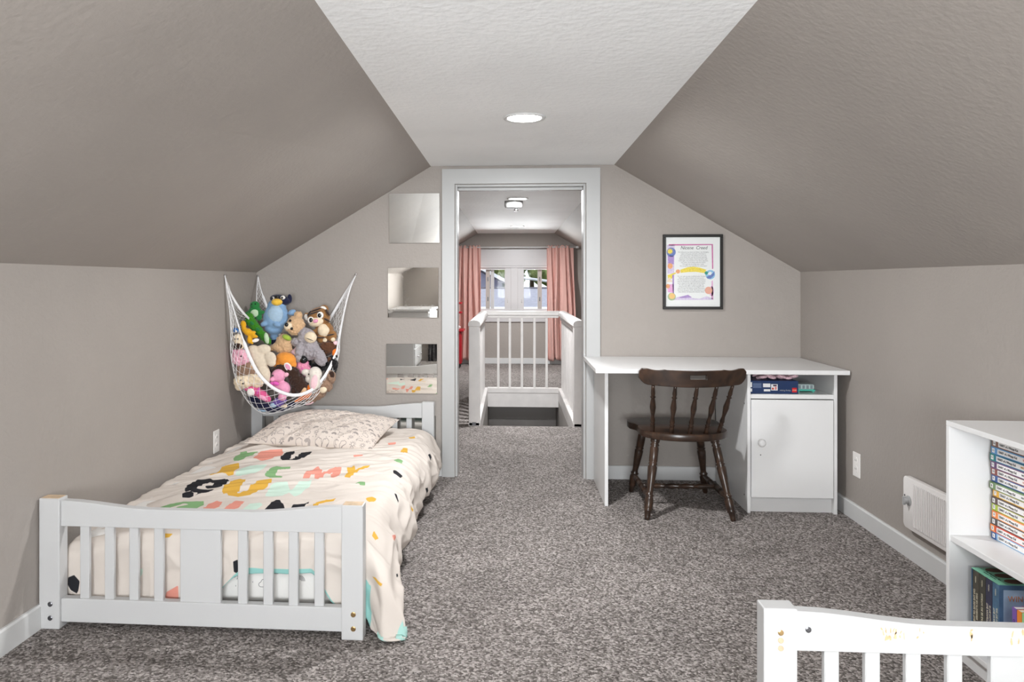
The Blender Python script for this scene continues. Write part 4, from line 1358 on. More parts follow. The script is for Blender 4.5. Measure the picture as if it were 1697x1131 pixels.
# ---------------------------------------------------------------- mattress
M_SHEET = mat('white_sheet', (0.80, 0.78, 0.75), 0.85, bump=(120, 0.15, 0.002))
tm = thing('mattress', 'white sheeted mattress with small icon print under the duvet', 'mattress', (BED_LOC[0], BED_LOC[1], 0.061), (0, 0, BED_RZ))
G().box(-0.478, 0.478, 0.098, 1.93, 0.0, 0.228, 0.035, 4).build('mattress_body', M_SHEET, tm, True)
def icon_lines(kind, s):
    """list of polylines (unit-ish size s) for a small line drawing"""
    arc = lambda cx_, cy_, r, a0, a1, n=14: [(cx_ + r * math.cos(a0 + (a1 - a0) * k / n), cy_ + r * math.sin(a0 + (a1 - a0) * k / n)) for k in range(n + 1)]
    if kind == 'rainbow':
        return [arc(0, -0.3 * s, r * s, 0, PI) for r in (0.28, 0.46, 0.64, 0.82)]
    if kind == 'sun':
        L = [arc(0, 0, 0.38 * s, 0, 2 * PI, 18)]
        for k in range(10):
            a = 2 * PI * k / 10
            L.append([(0.52 * s * math.cos(a), 0.52 * s * math.sin(a)), (0.85 * s * math.cos(a), 0.85 * s * math.sin(a))])
        return L
    if kind == 'cloud':
        p = []
        for cx_, cy_, r, a0, a1 in ((-0.62, -0.12, 0.30, 1.5 * PI, 0.55 * PI), (-0.22, 0.22, 0.38, 0.95 * PI, 0.30 * PI), (0.30, 0.20, 0.34, 0.75 * PI, 0.05 * PI), (0.64, -0.14, 0.28, 0.45 * PI, -0.5 * PI)):
            p += arc(cx_ * s, cy_ * s, r * s, a0, a1, 8)
        p.append(p[0])
        return [p]
    if kind == 'moon':
        return [arc(0, 0, 0.6 * s, 0.2 * PI, 1.6 * PI), arc(0.2 * s, 0.1 * s, 0.45 * s, 0.3 * PI, 1.5 * PI)]
    return [[(0, -0.1 * s), (0, 0.1 * s)]]


for kind, x, z_, s in (('sun', 0.10, 0.085, 0.022), ('cloud', 0.195, 0.055, 0.026), ('rainbow', 0.315, 0.075, 0.022), ('cloud', 0.225, 0.10, 0.02), ('drop', 0.27, 0.10, 0.02), ('drop', 0.285, 0.05, 0.02),
                       ('drop', 0.15, 0.06, 0.02), ('drop', 0.35, 0.11, 0.02), ('moon', 0.03, 0.05, 0.02), ('drop', -0.02, 0.045, 0.02), ('drop', 0.40, 0.05, 0.02), ('drop', 0.09, 0.045, 0.02)):
    g = G()
    for ln in icon_lines(kind, s):
        g.tube([(x + p[0], 0.0975, z_ + 0.02 + p[1]) for p in ln], 0.0011, 4)
    g.build('printed_icon', M_GREYINK, tm)

# ---------------------------------------------------------------- duvet surface (bed-local metres)
XLE, XRE = -0.485, 0.485          # where the cloth turns over the mattress edges
YFO, YHE = 0.102, 1.845           # foot turn-over line, head hem


def sstep(x, a, b):
    t = np.clip((x - a) / (b - a), 0, 1)
    return t * t * (3 - 2 * t)


def ridges(x, y, ang, sx, sy, seed):
    c, s = math.cos(ang), math.sin(ang)
    u, v = c * x + s * y, -s * x + c * y
    w = vnoise(u * 2 + 5, v * 2 + 9, seed + 7) * 0.35
    n = vnoise(u * sx + 20 + w, v * sy + 20 + w * 3, seed)
    return 1 - np.abs(n) * 2.2


def duvet(a, b):
    """cloth coordinates (a across the bed, b along it) -> x, y, z in the bed's frame"""
    da = np.maximum(0, a - XRE)
    dl = np.maximum(0, XLE - a)
    db = np.maximum(0, YFO - b)
    top = 0.318 + 0.010 * vnoise(a * 3 + 4, b * 3 + 2, 3) + 0.012 * sstep(a, -0.5, 0.1) - 0.012 * sstep(b, 1.2, 1.9)
    top -= 0.020 * sstep(0.30 - b, 0, 0.30)
    # folds on the top
    on = sstep(b, 0.02, 0.15)
    top += 0.0075 * ridges(a, b, 0.42, 3.0, 17, 11) * on + 0.0044 * ridges(a, b, 0.25, 5, 34, 23) * on
    top += 0.0050 * ridges(a, b, -0.5, 5, 14, 31) * sstep(a, 0.0, 0.4) * on
    # right side fall
    r = 0.085
    th = np.minimum(da / r, PI / 2)
    rest = np.maximum(0, da - r * PI / 2)
    fold = np.sin(b * 21 + 1.5 * vnoise(b * 3 + 1, a * 2, 5)) * 0.5 + 0.6 * vnoise(b * 9 + 3, da * 3, 8)
    puff = 0.030 * sstep(da, 0.05, 0.22) * (1 + 0.7 * fold) + 0.02 * vnoise(b * 5 + 2, da * 5, 12) * sstep(da, 0.03, 0.2)
    foot = sstep(0.42 - b, 0, 0.42)
    puff = puff + (0.060 * foot * (0.6 + 0.7 * sstep(da, 0.15, 0.3)) + 0.014 * sstep(0.9 - b, 0, 0.3)) * sstep(da, 0.05, 0.3)
    x = np.clip(a, XLE, XRE) + r * np.sin(th) + puff
    z = top - r * (1 - np.cos(th)) - rest * (0.97)
    # left side: tucked down beside the wall
    rl = 0.03
    tl = np.minimum(dl / rl, PI / 2)
    x = x - rl * np.sin(tl)
    z = z - rl * (1 - np.cos(tl)) - np.maximum(0, dl - rl * PI / 2)
    z = z - 0.035 * sstep(-a, 0.25, 0.5)
    # foot end fall, pressed against the end board
    rf = 0.05
    tf = np.minimum(db / rf, PI / 2)
    rest_f = np.maximum(0, db - rf * PI / 2)
    y = np.maximum(b, YFO) - rf * np.sin(tf) * 0.9
    z = z - rf * (1 - np.cos(tf)) - rest_f
    hang = sstep(db, 0.03, 0.12)
    yy = 0.014 * ridges(a, db, 0.3, 4, 9, 41) - 0.004 + 0.010 * vnoise(a * 14, db * 9, 43)
    inside = 1 - sstep(a, 0.50, 0.60)
    y = y + hang * (np.abs(yy) * 0.8 * inside)
    # creases on the hanging side
    x = x + sstep(da, 0.04, 0.15) * (0.012 * ridges(b, da, 0.9, 6, 12, 61) + 0.007 * ridges(b, da, -0.4, 9, 16, 63))
    # outside the post the corner billows forward
    out = sstep(a, 0.56, 0.66)
    y = y - out * (0.060 * sstep(0.30 - b, 0, 0.3)) + out * 0.02 * vnoise(a * 9, b * 9, 44)
    # soft filling: broad bulges on the hanging side, hem curling inwards
    x = x + sstep(da, 0.06, 0.14) * 0.016 * vnoise(b * 7 + 2, da * 9 + 5, 65)
    x = x - 0.05 * sstep(da, 0.24, 0.36)
    # settle on the floor
    zf = 0.010 + 0.006 * (1 + vnoise(a * 20, b * 20, 51))
    under = np.maximum(0, zf - z)
    x = x + under * 0.05 * sstep(da, 0.1, 0.3)
    z = np.maximum(z, zf)
    return x, y, z


def duvet_coords(n=None, st=0.0058):
    a = np.arange(XLE - 0.16, XRE + 0.395, st)
    b = np.arange(YFO - 0.275, YHE, st)
    A, B = np.meshgrid(a, b, indexing='ij')
    # hem: side hangs longer towards the foot; clip by scaling cloth coordinate
    L = 0.315 + 0.065 * sstep(0.9 - B, 0, 0.9) + 0.02 * np.sin(B * 9)
    da = np.maximum(0, A - XRE)
    A = np.where(A > XRE, XRE + da / (0.42) * L, A)
    # the foot end is rucked up over the right half of the mattress
    Lf = 0.262 - 0.105 * sstep(A, -0.02, 0.12) * (1 - sstep(A, 0.36, 0.46)) + 0.03 * sstep(A, 0.55, 0.62)
    db = np.maximum(0, YFO - B)
    B = np.where(B < YFO, YFO - db / 0.275 * Lf, B)
    return A, B

# printed shapes on the duvet, cloth coordinates in metres
PRINT = [
    ('green', [(-0.321, 1.099), (-0.336, 1.162), (-0.324, 1.195), (-0.345, 1.249), (-0.297, 1.216), (-0.291, 1.204), (-0.243, 1.225), (-0.258, 1.069), (-0.279, 1.057), (-0.306, 1.072)]),
    ('pink', [(-0.216, 1.081), (-0.234, 1.228), (-0.189, 1.249), (-0.132, 1.264), (-0.108, 1.21), (-0.096, 1.15), (-0.114, 1.075), (-0.15, 1.045)]),
    ('black', [(-0.081, 1.081), (-0.099, 1.21), (-0.057, 1.225), (-0.045, 1.189), (-0.036, 1.108), (-0.024, 1.042), (-0.009, 1.051), (-0.015, 1.105), (0.0, 1.096), (-0.012, 1.198), (0.042, 1.189), (0.051, 1.126), (0.033, 1.096), (0.015, 1.027), (-0.051, 1.018)]),
    ('mustard', [(-0.3, 0.778), (-0.306, 0.913), (-0.336, 1.027), (-0.27, 1.042), (-0.213, 0.901), (-0.219, 0.865), (-0.198, 0.796), (-0.216, 0.784), (-0.234, 0.799), (-0.252, 0.799)]),
    ('mint', [(-0.192, 0.799), (-0.198, 0.883), (-0.144, 0.94), (-0.105, 0.961), (-0.084, 0.865), (-0.153, 0.757)]),
    ('green', [(-0.039, 0.748), (-0.06, 0.859), (-0.045, 0.919), (-0.012, 0.892), (0.027, 0.901), (0.036, 0.838), (-0.009, 0.877), (-0.006, 0.814), (0.006, 0.754), (0.042, 0.739), (0.045, 0.727), (-0.006, 0.715)]),
    ('pink', [(0.129, 0.745), (0.126, 0.802), (0.153, 0.907), (0.189, 0.844), (0.195, 0.811), (0.216, 0.856), (0.24, 0.868), (0.255, 0.943), (0.273, 0.847), (0.285, 0.73), (0.267, 0.706), (0.24, 0.793), (0.24, 0.835), (0.21, 0.787), (0.219, 0.682), (0.195, 0.691), (0.165, 0.808), (0.156, 0.775), (0.156, 0.751)]),
    ('mustard', [(0.318, 0.727), (0.303, 0.847), (0.288, 0.892), (0.303, 0.979), (0.33, 0.877), (0.357, 0.919), (0.387, 0.937), (0.378, 0.913), (0.345, 0.859), (0.345, 0.778), (0.342, 0.724)]),
    ('black', [(-0.303, 0.544), (-0.348, 0.661), (-0.342, 0.742), (-0.285, 0.745), (-0.261, 0.724), (-0.213, 0.742), (-0.174, 0.691), (-0.162, 0.586), (-0.18, 0.571), (-0.21, 0.553), (-0.228, 0.571), (-0.222, 0.646), (-0.255, 0.685), (-0.267, 0.631), (-0.255, 0.55), (-0.243, 0.547), (-0.201, 0.538), (-0.177, 0.547), (-0.183, 0.514), (-0.231, 0.478), (-0.222, 0.49), (-0.273, 0.532), (-0.288, 0.523)]),
    ('black', [(-0.282, 0.478), (-0.288, 0.52), (-0.267, 0.526), (-0.24, 0.49), (-0.234, 0.475), (-0.246, 0.463), (-0.273, 0.46)]),
    ('mustard', [(-0.135, 0.52), (-0.156, 0.589), (-0.159, 0.694), (-0.132, 0.706), (-0.099, 0.682), (-0.087, 0.613), (-0.051, 0.466), (-0.039, 0.466), (-0.036, 0.568), (-0.045, 0.679), (0.006, 0.709), (0.018, 0.67), (0.033, 0.58), (0.024, 0.565), (0.006, 0.457), (-0.036, 0.436), (-0.078, 0.445)]),
    ('mint', [(0.066, 0.457), (0.042, 0.586), (0.054, 0.607), (0.102, 0.625), (0.144, 0.529), (0.144, 0.634), (0.189, 0.682), (0.201, 0.616), (0.198, 0.55), (0.186, 0.451), (0.144, 0.514), (0.138, 0.442), (0.108, 0.439)]),
    ('green', [(-0.318, 0.346), (-0.279, 0.358), (-0.225, 0.376), (-0.15, 0.382), (-0.138, 0.355), (-0.162, 0.286), (-0.231, 0.307), (-0.225, 0.322), (-0.195, 0.352), (-0.222, 0.358), (-0.249, 0.31), (-0.252, 0.301)]),
    ('pink', [(-0.108, 0.271), (-0.126, 0.367), (-0.102, 0.391), (-0.075, 0.379), (-0.051, 0.292), (-0.075, 0.268)]),
    ('pink', [(-0.027, 0.265), (-0.024, 0.322), (-0.024, 0.379), (0.024, 0.352), (0.027, 0.28), (0.012, 0.256)]),
    ('mint', [(0.048, 0.262), (0.054, 0.319), (0.093, 0.328), (0.108, 0.313), (0.096, 0.268)]),
    ('black', [(0.123, 0.277), (0.132, 0.334), (0.141, 0.388), (0.177, 0.34), (0.207, 0.286)]),
    ('black', [(0.21, 0.286), (0.216, 0.346), (0.261, 0.394), (0.261, 0.343), (0.261, 0.262)]),
    ('mustard', [(0.297, 0.283), (0.285, 0.394), (0.318, 0.409), (0.354, 0.439), (0.354, 0.403), (0.321, 0.397), (0.309, 0.346), (0.333, 0.298)]),
    ('mustard', [(0.474, 1.243), (0.474, 1.321), (0.497, 1.324), (0.509, 1.249), (0.496, 1.192)]),
    ('green', [(0.471, 1.069), (0.488, 1.09), (0.517, 1.069), (0.518, 1.024), (0.49, 1.018)]),
    ('black', [(0.503, 0.868), (0.515, 0.874), (0.548, 0.877), (0.55, 0.817), (0.512, 0.832)]),
    ('pink', [(0.381, 1.399), (0.423, 1.408), (0.426, 1.381), (0.393, 1.369)]),
    ('pink', [(0.267, 1.111), (0.303, 1.159), (0.312, 1.117), (0.273, 1.096)]),
    ('green', [(0.375, 0.685), (0.39, 0.697), (0.414, 0.697), (0.432, 0.613), (0.411, 0.607)]),
    ('mustard', [(0.468, 0.451), (0.49, 0.463), (0.509, 0.46), (0.507, 0.433), (0.486, 0.424)]),
    ('black', [(0.56, 0.604), (0.567, 0.613), (0.585, 0.577), (0.588, 0.559)]),
    ('mustard', [(0.636, 0.658), (0.667, 0.715), (0.659, 0.655), (0.643, 0.643)]),
    ('black', [(0.596, 1.429), (0.6, 1.465), (0.615, 1.483), (0.629, 1.411)]),
    ('black', [(0.697, 1.18), (0.705, 1.204), (0.73, 1.213), (0.741, 1.201)]),
    ('mustard', [(0.562, 0.154), (0.556, 0.196), (0.565, 0.184), (0.582, 0.175), (0.579, 0.151)]),
    ('pink', [(0.618, 0.31), (0.663, 0.451), (0.636, 0.337), (0.643, 0.322), (0.63, 0.259)]),
    ('mustard', [(0.584, -0.002), (0.607, 0.024), (0.641, 0.043), (0.638, 0.033)]),
    ('mustard', [(0.462, 1.585), (0.495, 1.594), (0.505, 1.546), (0.48, 1.537)]),
    ('black', [(-0.492, -0.037), (-0.471, -0.031), (-0.453, -0.057), (-0.456, -0.097), (-0.48, -0.08), (-0.492, -0.06)]),
    ('mint', [(-0.252, -0.051), (-0.225, -0.043), (-0.228, -0.063), (-0.243, -0.083)]),
    ('pink', [(-0.141, -0.12), (-0.096, -0.091), (-0.096, -0.143), (-0.129, -0.151), (-0.147, -0.14)]),
    ('mustard', [(-0.162, 0.08), (-0.126, 0.08), (-0.135, 0.066), (-0.156, 0.063)]),
    ('black', [(0.096, -0.006), (0.111, -0.001), (0.114, -0.052), (0.099, -0.042)]),
    ('black', [(0.694, 0.163), (0.699, 0.187), (0.703, 0.16), (0.7, 0.154)]),
]
# plush toys: name, label, category, material, base point, body lobes, features, curliness
TOYS = [
    ('plush_turtle', 'green plush turtle with pale belly at the back left of the toy hammock', 'plush toy', 'plush_green', (-1.504, 4.24, 1.007), [(0.0033, -0.0132, 0.0329, 0.0303, 0.0235, 0.025, -0.0), (0.0, 0.0, -0.0099, 0.0408, 0.0347, 0.0408, -0.0), (-0.0408, -0.0165, -0.0184, 0.0197, 0.0145, 0.0145, -0.5236), (0.0408, -0.0165, -0.0099, 0.025, 0.0162, 0.0132, -0.1745), (-0.0296, -0.0165, -0.0395, 0.0171, 0.0168, 0.0224, -0.3491), (0.0296, -0.0165, -0.0395, 0.0171, 0.0162, 0.0211, 0.3491)], [('belly', 'plush_palegreen', (0.0053, -0.025, -0.0132, 0.025, 0.0132, 0.0237, -0.0)), ('eye', 'eye_black', (-0.0079, -0.0362, 0.0395, 0.0039, 0.0034, 0.0039, -0.0)), ('eye', 'eye_black', (0.0145, -0.0362, 0.0408, 0.0039, 0.0034, 0.0039, -0.0))], 0),
    ('plush_leafy_lizard', 'long bright green leafy plush with a pale tail tip in the toy hammock', 'plush toy', 'plush_leafgreen', (-1.463, 4.16, 0.914), [(-0.0387, 0.0, 0.0323, 0.0336, 0.0258, 0.0271, 0.6981), (-0.0161, 0.0, 0.0065, 0.0362, 0.0263, 0.0258, 0.7854), (0.0097, 0.0, -0.0226, 0.0362, 0.0263, 0.0258, 0.8727), (0.0387, 0.0, -0.0517, 0.0323, 0.0236, 0.0232, 0.9599), (-0.0452, 0.0, 0.0646, 0.022, 0.0165, 0.0168, 0.3491), (0.0581, 0.0, -0.0743, 0.0258, 0.0192, 0.0194, 1.0472)], [('tail_tip', 'plush_palegreen', (0.0613, -0.0194, -0.0613, 0.0142, 0.0116, 0.0336, -0.1745)), ('spot', 'plush_green', (-0.0226, -0.0258, 0.0258, 0.0142, 0.0077, 0.009, 0.6981)), ('spot', 'plush_green', (0.0129, -0.0271, -0.0097, 0.0142, 0.0077, 0.009, 0.6981)), ('spot', 'plush_green', (-0.0097, -0.0245, -0.0226, 0.0129, 0.0077, 0.0077, 0.6981))], 0.2),
    ('plush_bird', 'large light blue plush with navy cap and yellow muzzle atop the hammock', 'plush toy', 'plush_skyblue', (-1.384, 4.25, 0.968), [(0.0, 0.0, 0.0, 0.0738, 0.058, 0.0896, 0.1745), (0.0066, 0.0, 0.0659, 0.056, 0.0461, 0.0461, -0.0), (-0.0132, 0.0, -0.0692, 0.0527, 0.0461, 0.0329, 0.1745), (-0.056, -0.0408, -0.0362, 0.0237, 0.0168, 0.0158, -0.4363), (0.0263, -0.0514, -0.0408, 0.0237, 0.0162, 0.0145, 0.2618), (0.1021, -0.0132, 0.0296, 0.025, 0.0185, 0.0184, -0.3491), (-0.0099, 0.0, -0.1153, 0.025, 0.0202, 0.0224, -0.0)], [('cap', 'plush_navy', (0.0263, 0.004, 0.1021, 0.0626, 0.0435, 0.0316, 0.2094)), ('ear', 'plush_navy', (0.0804, 0.0066, 0.1087, 0.0145, 0.0092, 0.0277, -0.0)), ('muzzle', 'plush_yellow', (0.0198, -0.0395, 0.0909, 0.0329, 0.0224, 0.0211, -0.0)), ('nose', 'eye_black', (0.0211, -0.0435, 0.1199, 0.0158, 0.0105, 0.0086, -0.0)), ('eye_patch', 'plush_white', (0.0527, -0.0316, 0.1172, 0.0145, 0.0105, 0.0119, -0.0)), ('eye', 'eye_black', (0.0514, -0.0422, 0.1159, 0.0059, 0.0053, 0.0066, -0.0)), ('eye_patch', 'plush_white', (-0.0046, -0.0329, 0.1133, 0.0092, 0.0092, 0.0092, -0.0)), ('eye', 'eye_black', (-0.0066, -0.0415, 0.1133, 0.0046, 0.0053, 0.0059, -0.0)), ('belly', 'plush_iceblue', (0.0099, -0.0408, 0.0165, 0.0474, 0.0198, 0.056, 0.1745)), ('foot', 'plush_navy', (-0.0066, 0.0, -0.1449, 0.0224, 0.0179, 0.0198, -0.0))], 0),
    ('plush_starfish', 'mustard yellow finger-limbed plush at the left edge of the toy hammock', 'plush toy', 'plush_mustard', (-1.483, 4.07, 0.891), [(-0.0032, 0.0, 0.0032, 0.0266, 0.0204, 0.0215, 0.3491), (-0.0285, 0.0, 0.0474, 0.0164, 0.0161, 0.0215, -0.2618), (-0.0253, 0.0, 0.0221, 0.0139, 0.0167, 0.0253, -0.1745), (0.0221, 0.0, -0.0032, 0.0228, 0.0145, 0.0114, -0.3491), (0.0348, 0.0, -0.0221, 0.0215, 0.014, 0.0114, 0.0873), (0.0063, 0.0, -0.0411, 0.0139, 0.0161, 0.024, -0.0), (0.019, 0.0, -0.0506, 0.0101, 0.0124, 0.019, -0.3491)], [('care_tag', 'plush_white', (0.0443, -0.0063, -0.0443, 0.0202, 0.0013, 0.0101, -0.2618))], 0),
    ('plush_tan_bear', 'tan plush bear tilted sideways with green scarf in the toy hammock middle', 'plush toy', 'plush_tan', (-1.268, 4.19, 0.887), [(0.0195, 0.0, 0.0357, 0.0545, 0.0474, 0.0571, 0.3491), (-0.0032, -0.0324, 0.0324, 0.0298, 0.0237, 0.0259, -0.5236), (0.0324, 0.013, 0.0986, 0.022, 0.0176, 0.0195, -0.0), (-0.0454, 0.0, -0.0648, 0.0467, 0.0424, 0.0532, -0.1745), (-0.0713, -0.013, -0.094, 0.0259, 0.0276, 0.0389, -0.8727), (-0.0259, -0.013, -0.0908, 0.0298, 0.0281, 0.0363, -0.0), (-0.1038, -0.0065, -0.0908, 0.0428, 0.0254, 0.0169, -0.3491)], [('muzzle', 'plush_cream', (-0.0078, -0.0467, 0.0357, 0.0259, 0.0156, 0.022, -0.3491)), ('nose', 'eye_black', (-0.013, -0.0636, 0.0454, 0.011, 0.0078, 0.0117, -0.0)), ('eye', 'eye_black', (0.0039, -0.0506, 0.0674, 0.0078, 0.0066, 0.0078, -0.0)), ('eye', 'eye_black', (0.013, -0.0519, 0.022, 0.0084, 0.0072, 0.0084, -0.0)), ('scarf', 'plush_lime', (-0.0227, -0.0272, -0.0305, 0.0285, 0.0259, 0.0156, 0.4363)), ('care_tag', 'plush_white', (-0.083, -0.0311, -0.083, 0.0156, 0.0019, 0.0065, -0.6109))], 0.3),
    ('plush_tiger', 'brown striped plush tiger with big white eyes sitting at right of the toy hammock', 'plush toy', 'plush_tigerbrown', (-1.112, 4.27, 0.935), [(-0.0198, 0.0, 0.033, 0.0686, 0.0549, 0.0606, -0.2618), (-0.0923, 0.0099, 0.0343, 0.0224, 0.0213, 0.0277, -0.3491), (0.0099, 0.0099, 0.0844, 0.0277, 0.0213, 0.0224, 0.3491), (0.0132, 0.0, -0.0461, 0.0554, 0.0465, 0.0541, -0.1745), (0.0066, -0.0264, -0.0923, 0.0343, 0.0269, 0.029, -0.0), (0.0646, -0.0264, -0.0758, 0.029, 0.0275, 0.0356, 0.1745), (-0.0428, -0.0198, -0.0527, 0.0224, 0.0162, 0.0158, -0.5236), (0.0396, -0.0198, -0.0198, 0.0198, 0.0196, 0.0264, -0.0)], [('face', 'plush_cream', (-0.0264, -0.0369, 0.0099, 0.0461, 0.0264, 0.0303, -0.2618)), ('belly', 'plush_cream', (0.0165, -0.0316, -0.0428, 0.0356, 0.0224, 0.0396, -0.1745)), ('eye_patch', 'plush_white', (-0.0541, -0.0514, 0.0185, 0.0198, 0.0092, 0.0211, -0.0)), ('eye_patch', 'plush_white', (0.0013, -0.0514, 0.0475, 0.0198, 0.0092, 0.0211, -0.0)), ('eye', 'eye_black', (-0.0514, -0.0593, 0.0198, 0.0112, 0.0053, 0.0132, -0.0)), ('eye', 'eye_black', (-0.0007, -0.0593, 0.0468, 0.0112, 0.0053, 0.0132, -0.0)), ('nose', 'plush_pink', (-0.0231, -0.0633, 0.0145, 0.0158, 0.0092, 0.0112, -0.2618)), ('ear_lining', 'plush_white', (-0.091, -0.0092, 0.033, 0.0145, 0.0079, 0.0198, -0.3491)), ('ear_lining', 'plush_white', (0.0086, -0.0092, 0.0844, 0.0198, 0.0079, 0.0145, 0.3491)), ('stripe', 'plush_darkbrown', (-0.0297, -0.029, 0.0778, 0.033, 0.0224, 0.0053, -0.3142)), ('stripe', 'plush_darkbrown', (-0.0363, -0.0382, 0.0613, 0.0369, 0.0224, 0.0053, -0.3142)), ('stripe', 'plush_darkbrown', (0.0396, -0.0264, 0.0626, 0.0059, 0.0198, 0.0224, -0.5236)), ('stripe', 'plush_darkbrown', (0.0363, -0.0343, 0.0198, 0.0224, 0.0158, 0.0053, 0.5236)), ('stripe', 'plush_darkbrown', (-0.0692, -0.0303, 0.056, 0.0059, 0.0171, 0.0198, 0.5236)), ('stripe', 'plush_darkbrown', (0.0626, -0.0501, -0.0659, 0.0237, 0.0158, 0.0046, -0.1745)), ('stripe', 'plush_darkbrown', (0.0053, -0.0501, -0.0824, 0.0264, 0.0158, 0.0046, -0.0)), ('paw', 'plush_cream', (0.0277, -0.0475, -0.0976, 0.0132, 0.0092, 0.0132, -0.0)), ('paw', 'plush_cream', (0.0758, -0.0475, -0.0936, 0.0132, 0.0092, 0.0132, -0.0))], 0),
    ('plush_grey_donkey', 'fuzzy grey plush with cream muzzle and black hoof, below the tiger', 'plush toy', 'plush_grey', (-1.164, 4.18, 0.81), [(-0.0162, 0.0, 0.0646, 0.0452, 0.0329, 0.0323, 0.1745), (-0.0291, 0.0, 0.0388, 0.0362, 0.0291, 0.0323, -0.0), (0.0032, 0.0, -0.0258, 0.0594, 0.0494, 0.0568, -0.0), (-0.0485, -0.0233, -0.0388, 0.0233, 0.0329, 0.0543, 0.0873), (0.0678, -0.022, -0.0646, 0.031, 0.0351, 0.0517, -0.4363), (-0.0743, 0.0, 0.0194, 0.0284, 0.0214, 0.022, -0.0), (-0.0291, 0.0065, 0.0827, 0.0155, 0.0148, 0.0194, -0.5236)], [('muzzle', 'plush_cream', (0.0129, -0.022, 0.0485, 0.0362, 0.0284, 0.0336, 0.2618)), ('hoof', 'eye_black', (-0.0252, -0.0323, -0.0788, 0.0233, 0.0198, 0.0233, -0.0)), ('mouth', 'eye_black', (0.0162, -0.0517, 0.0388, 0.0233, 0.0026, 0.0019, 0.3491))], 0.7),
    ('plush_lovey_blanket', 'cream velvety lovey blanket draped over the strap at left of the toy hammock', 'plush toy', 'plush_cream2', (-1.418, 4.05, 0.732), [(-0.0283, 0.0063, 0.0503, 0.044, 0.0251, 0.039, 0.3491), (0.0251, 0.0063, 0.0629, 0.0453, 0.0226, 0.0314, -0.1745), (0.0, 0.0, 0.0, 0.0578, 0.0277, 0.0503, 0.3491), (0.0251, 0.0, -0.0629, 0.0415, 0.0251, 0.0629, -0.3491), (0.044, 0.0, -0.1006, 0.0189, 0.0189, 0.0314, -0.3491), (0.0723, -0.0088, 0.0189, 0.0327, 0.0163, 0.0377, -0.5236), (0.0786, -0.0088, -0.0094, 0.0251, 0.0151, 0.0214, -0.0), (-0.0126, 0.0063, -0.0503, 0.0314, 0.0189, 0.0377, -0.5236)], [], 0.0),
    ('plush_orange_fish', 'orange rounded plush with a pink edged tag in the toy hammock centre', 'plush toy', 'plush_orange', (-1.286, 4.13, 0.731), [(0.0, 0.0, 0.0032, 0.0601, 0.0435, 0.0422, 0.1745), (-0.0352, 0.0, -0.0128, 0.0384, 0.0299, 0.032, -0.0), (-0.048, 0.0, -0.0384, 0.0256, 0.0179, 0.0166, -0.1745), (0.0352, 0.0, -0.0256, 0.0281, 0.0239, 0.0281, -0.0)], [('care_tag', 'plush_white', (0.0237, -0.0384, -0.0352, 0.0192, 0.0019, 0.0281, -0.6981)), ('tag_print', 'plush_pink', (0.0237, -0.0409, -0.0352, 0.0115, 0.0013, 0.0192, -0.6981))], 0),
    ('plush_pink_curl', 'pink ruffled plush ball behind the netting at left of the hammock', 'plush toy', 'plush_pink2', (-1.51, 4.03, 0.752), [(0.0, 0.0, 0.0, 0.0489, 0.0405, 0.0464, -0.0)], [('eye', 'eye_black', (0.0157, -0.0413, 0.0125, 0.0044, 0.0037, 0.0044, -0.0)), ('ear', 'plush_pink', (-0.0282, -0.0125, 0.0313, 0.015, 0.0144, 0.0188, -0.5236))], 0.9),
    ('plush_brown_hare', 'mottled brown plush behind the netting under the pink ruffled ball', 'plush toy', 'plush_taupe', (-1.478, 4.03, 0.687), [(-0.0031, 0.0, 0.0031, 0.0513, 0.0367, 0.0351, 0.1745), (0.0376, 0.0, -0.0031, 0.025, 0.0213, 0.025, -0.0), (-0.0313, 0.0, -0.0125, 0.025, 0.0202, 0.0225, -0.0)], [('ear', 'plush_tan', (0.0344, -0.015, 0.0157, 0.0138, 0.0088, 0.025, 0.5236))], 0.6),
    ('plush_white_lamb', 'shaggy cream white plush at lower left behind the netting', 'plush toy', 'plush_cream', (-1.487, 4.03, 0.627), [(-0.0063, 0.0, -0.0063, 0.0526, 0.0378, 0.0363, -0.0), (0.0376, 0.0, 0.0063, 0.0376, 0.0293, 0.0313, -0.0), (-0.0313, 0.0, -0.0313, 0.0213, 0.0181, 0.0213, -0.0), (0.0689, 0.0, -0.0125, 0.0313, 0.024, 0.025, -0.0)], [('nose', 'plush_darkbrown', (0.0063, -0.0476, -0.0125, 0.0063, 0.0048, 0.005, -0.0)), ('eye', 'eye_black', (-0.0063, -0.0463, 0.0063, 0.0038, 0.0032, 0.0038, -0.0))], 0.9),
    ('plush_pig', 'pink plush pig with magenta bow sitting in front of the curly brown plush', 'plush toy', 'plush_pink', (-1.303, 4.09, 0.608), [(-0.0127, 0.0, 0.038, 0.0406, 0.0334, 0.038, -0.0), (0.0158, 0.0, -0.0348, 0.0393, 0.0345, 0.0418, -0.0), (0.0127, -0.0127, -0.0824, 0.0253, 0.0199, 0.0215, -0.0), (-0.0253, -0.0127, -0.0253, 0.019, 0.0178, 0.0228, -0.3491), (-0.0412, -0.0228, 0.019, 0.0177, 0.0135, 0.0139, -0.0)], [('ear', 'plush_pink2', (0.0329, -0.0089, 0.0444, 0.0165, 0.0076, 0.0127, -0.3491)), ('bow', 'plush_magenta', (-0.0412, -0.0317, -0.0051, 0.0215, 0.0114, 0.0114, -0.2618)), ('bow', 'plush_magenta', (-0.0158, -0.0355, -0.0013, 0.019, 0.0114, 0.0114, 0.3491)), ('eye', 'eye_black', (-0.0361, -0.0317, 0.0418, 0.0051, 0.0043, 0.0051, -0.0))], 0),
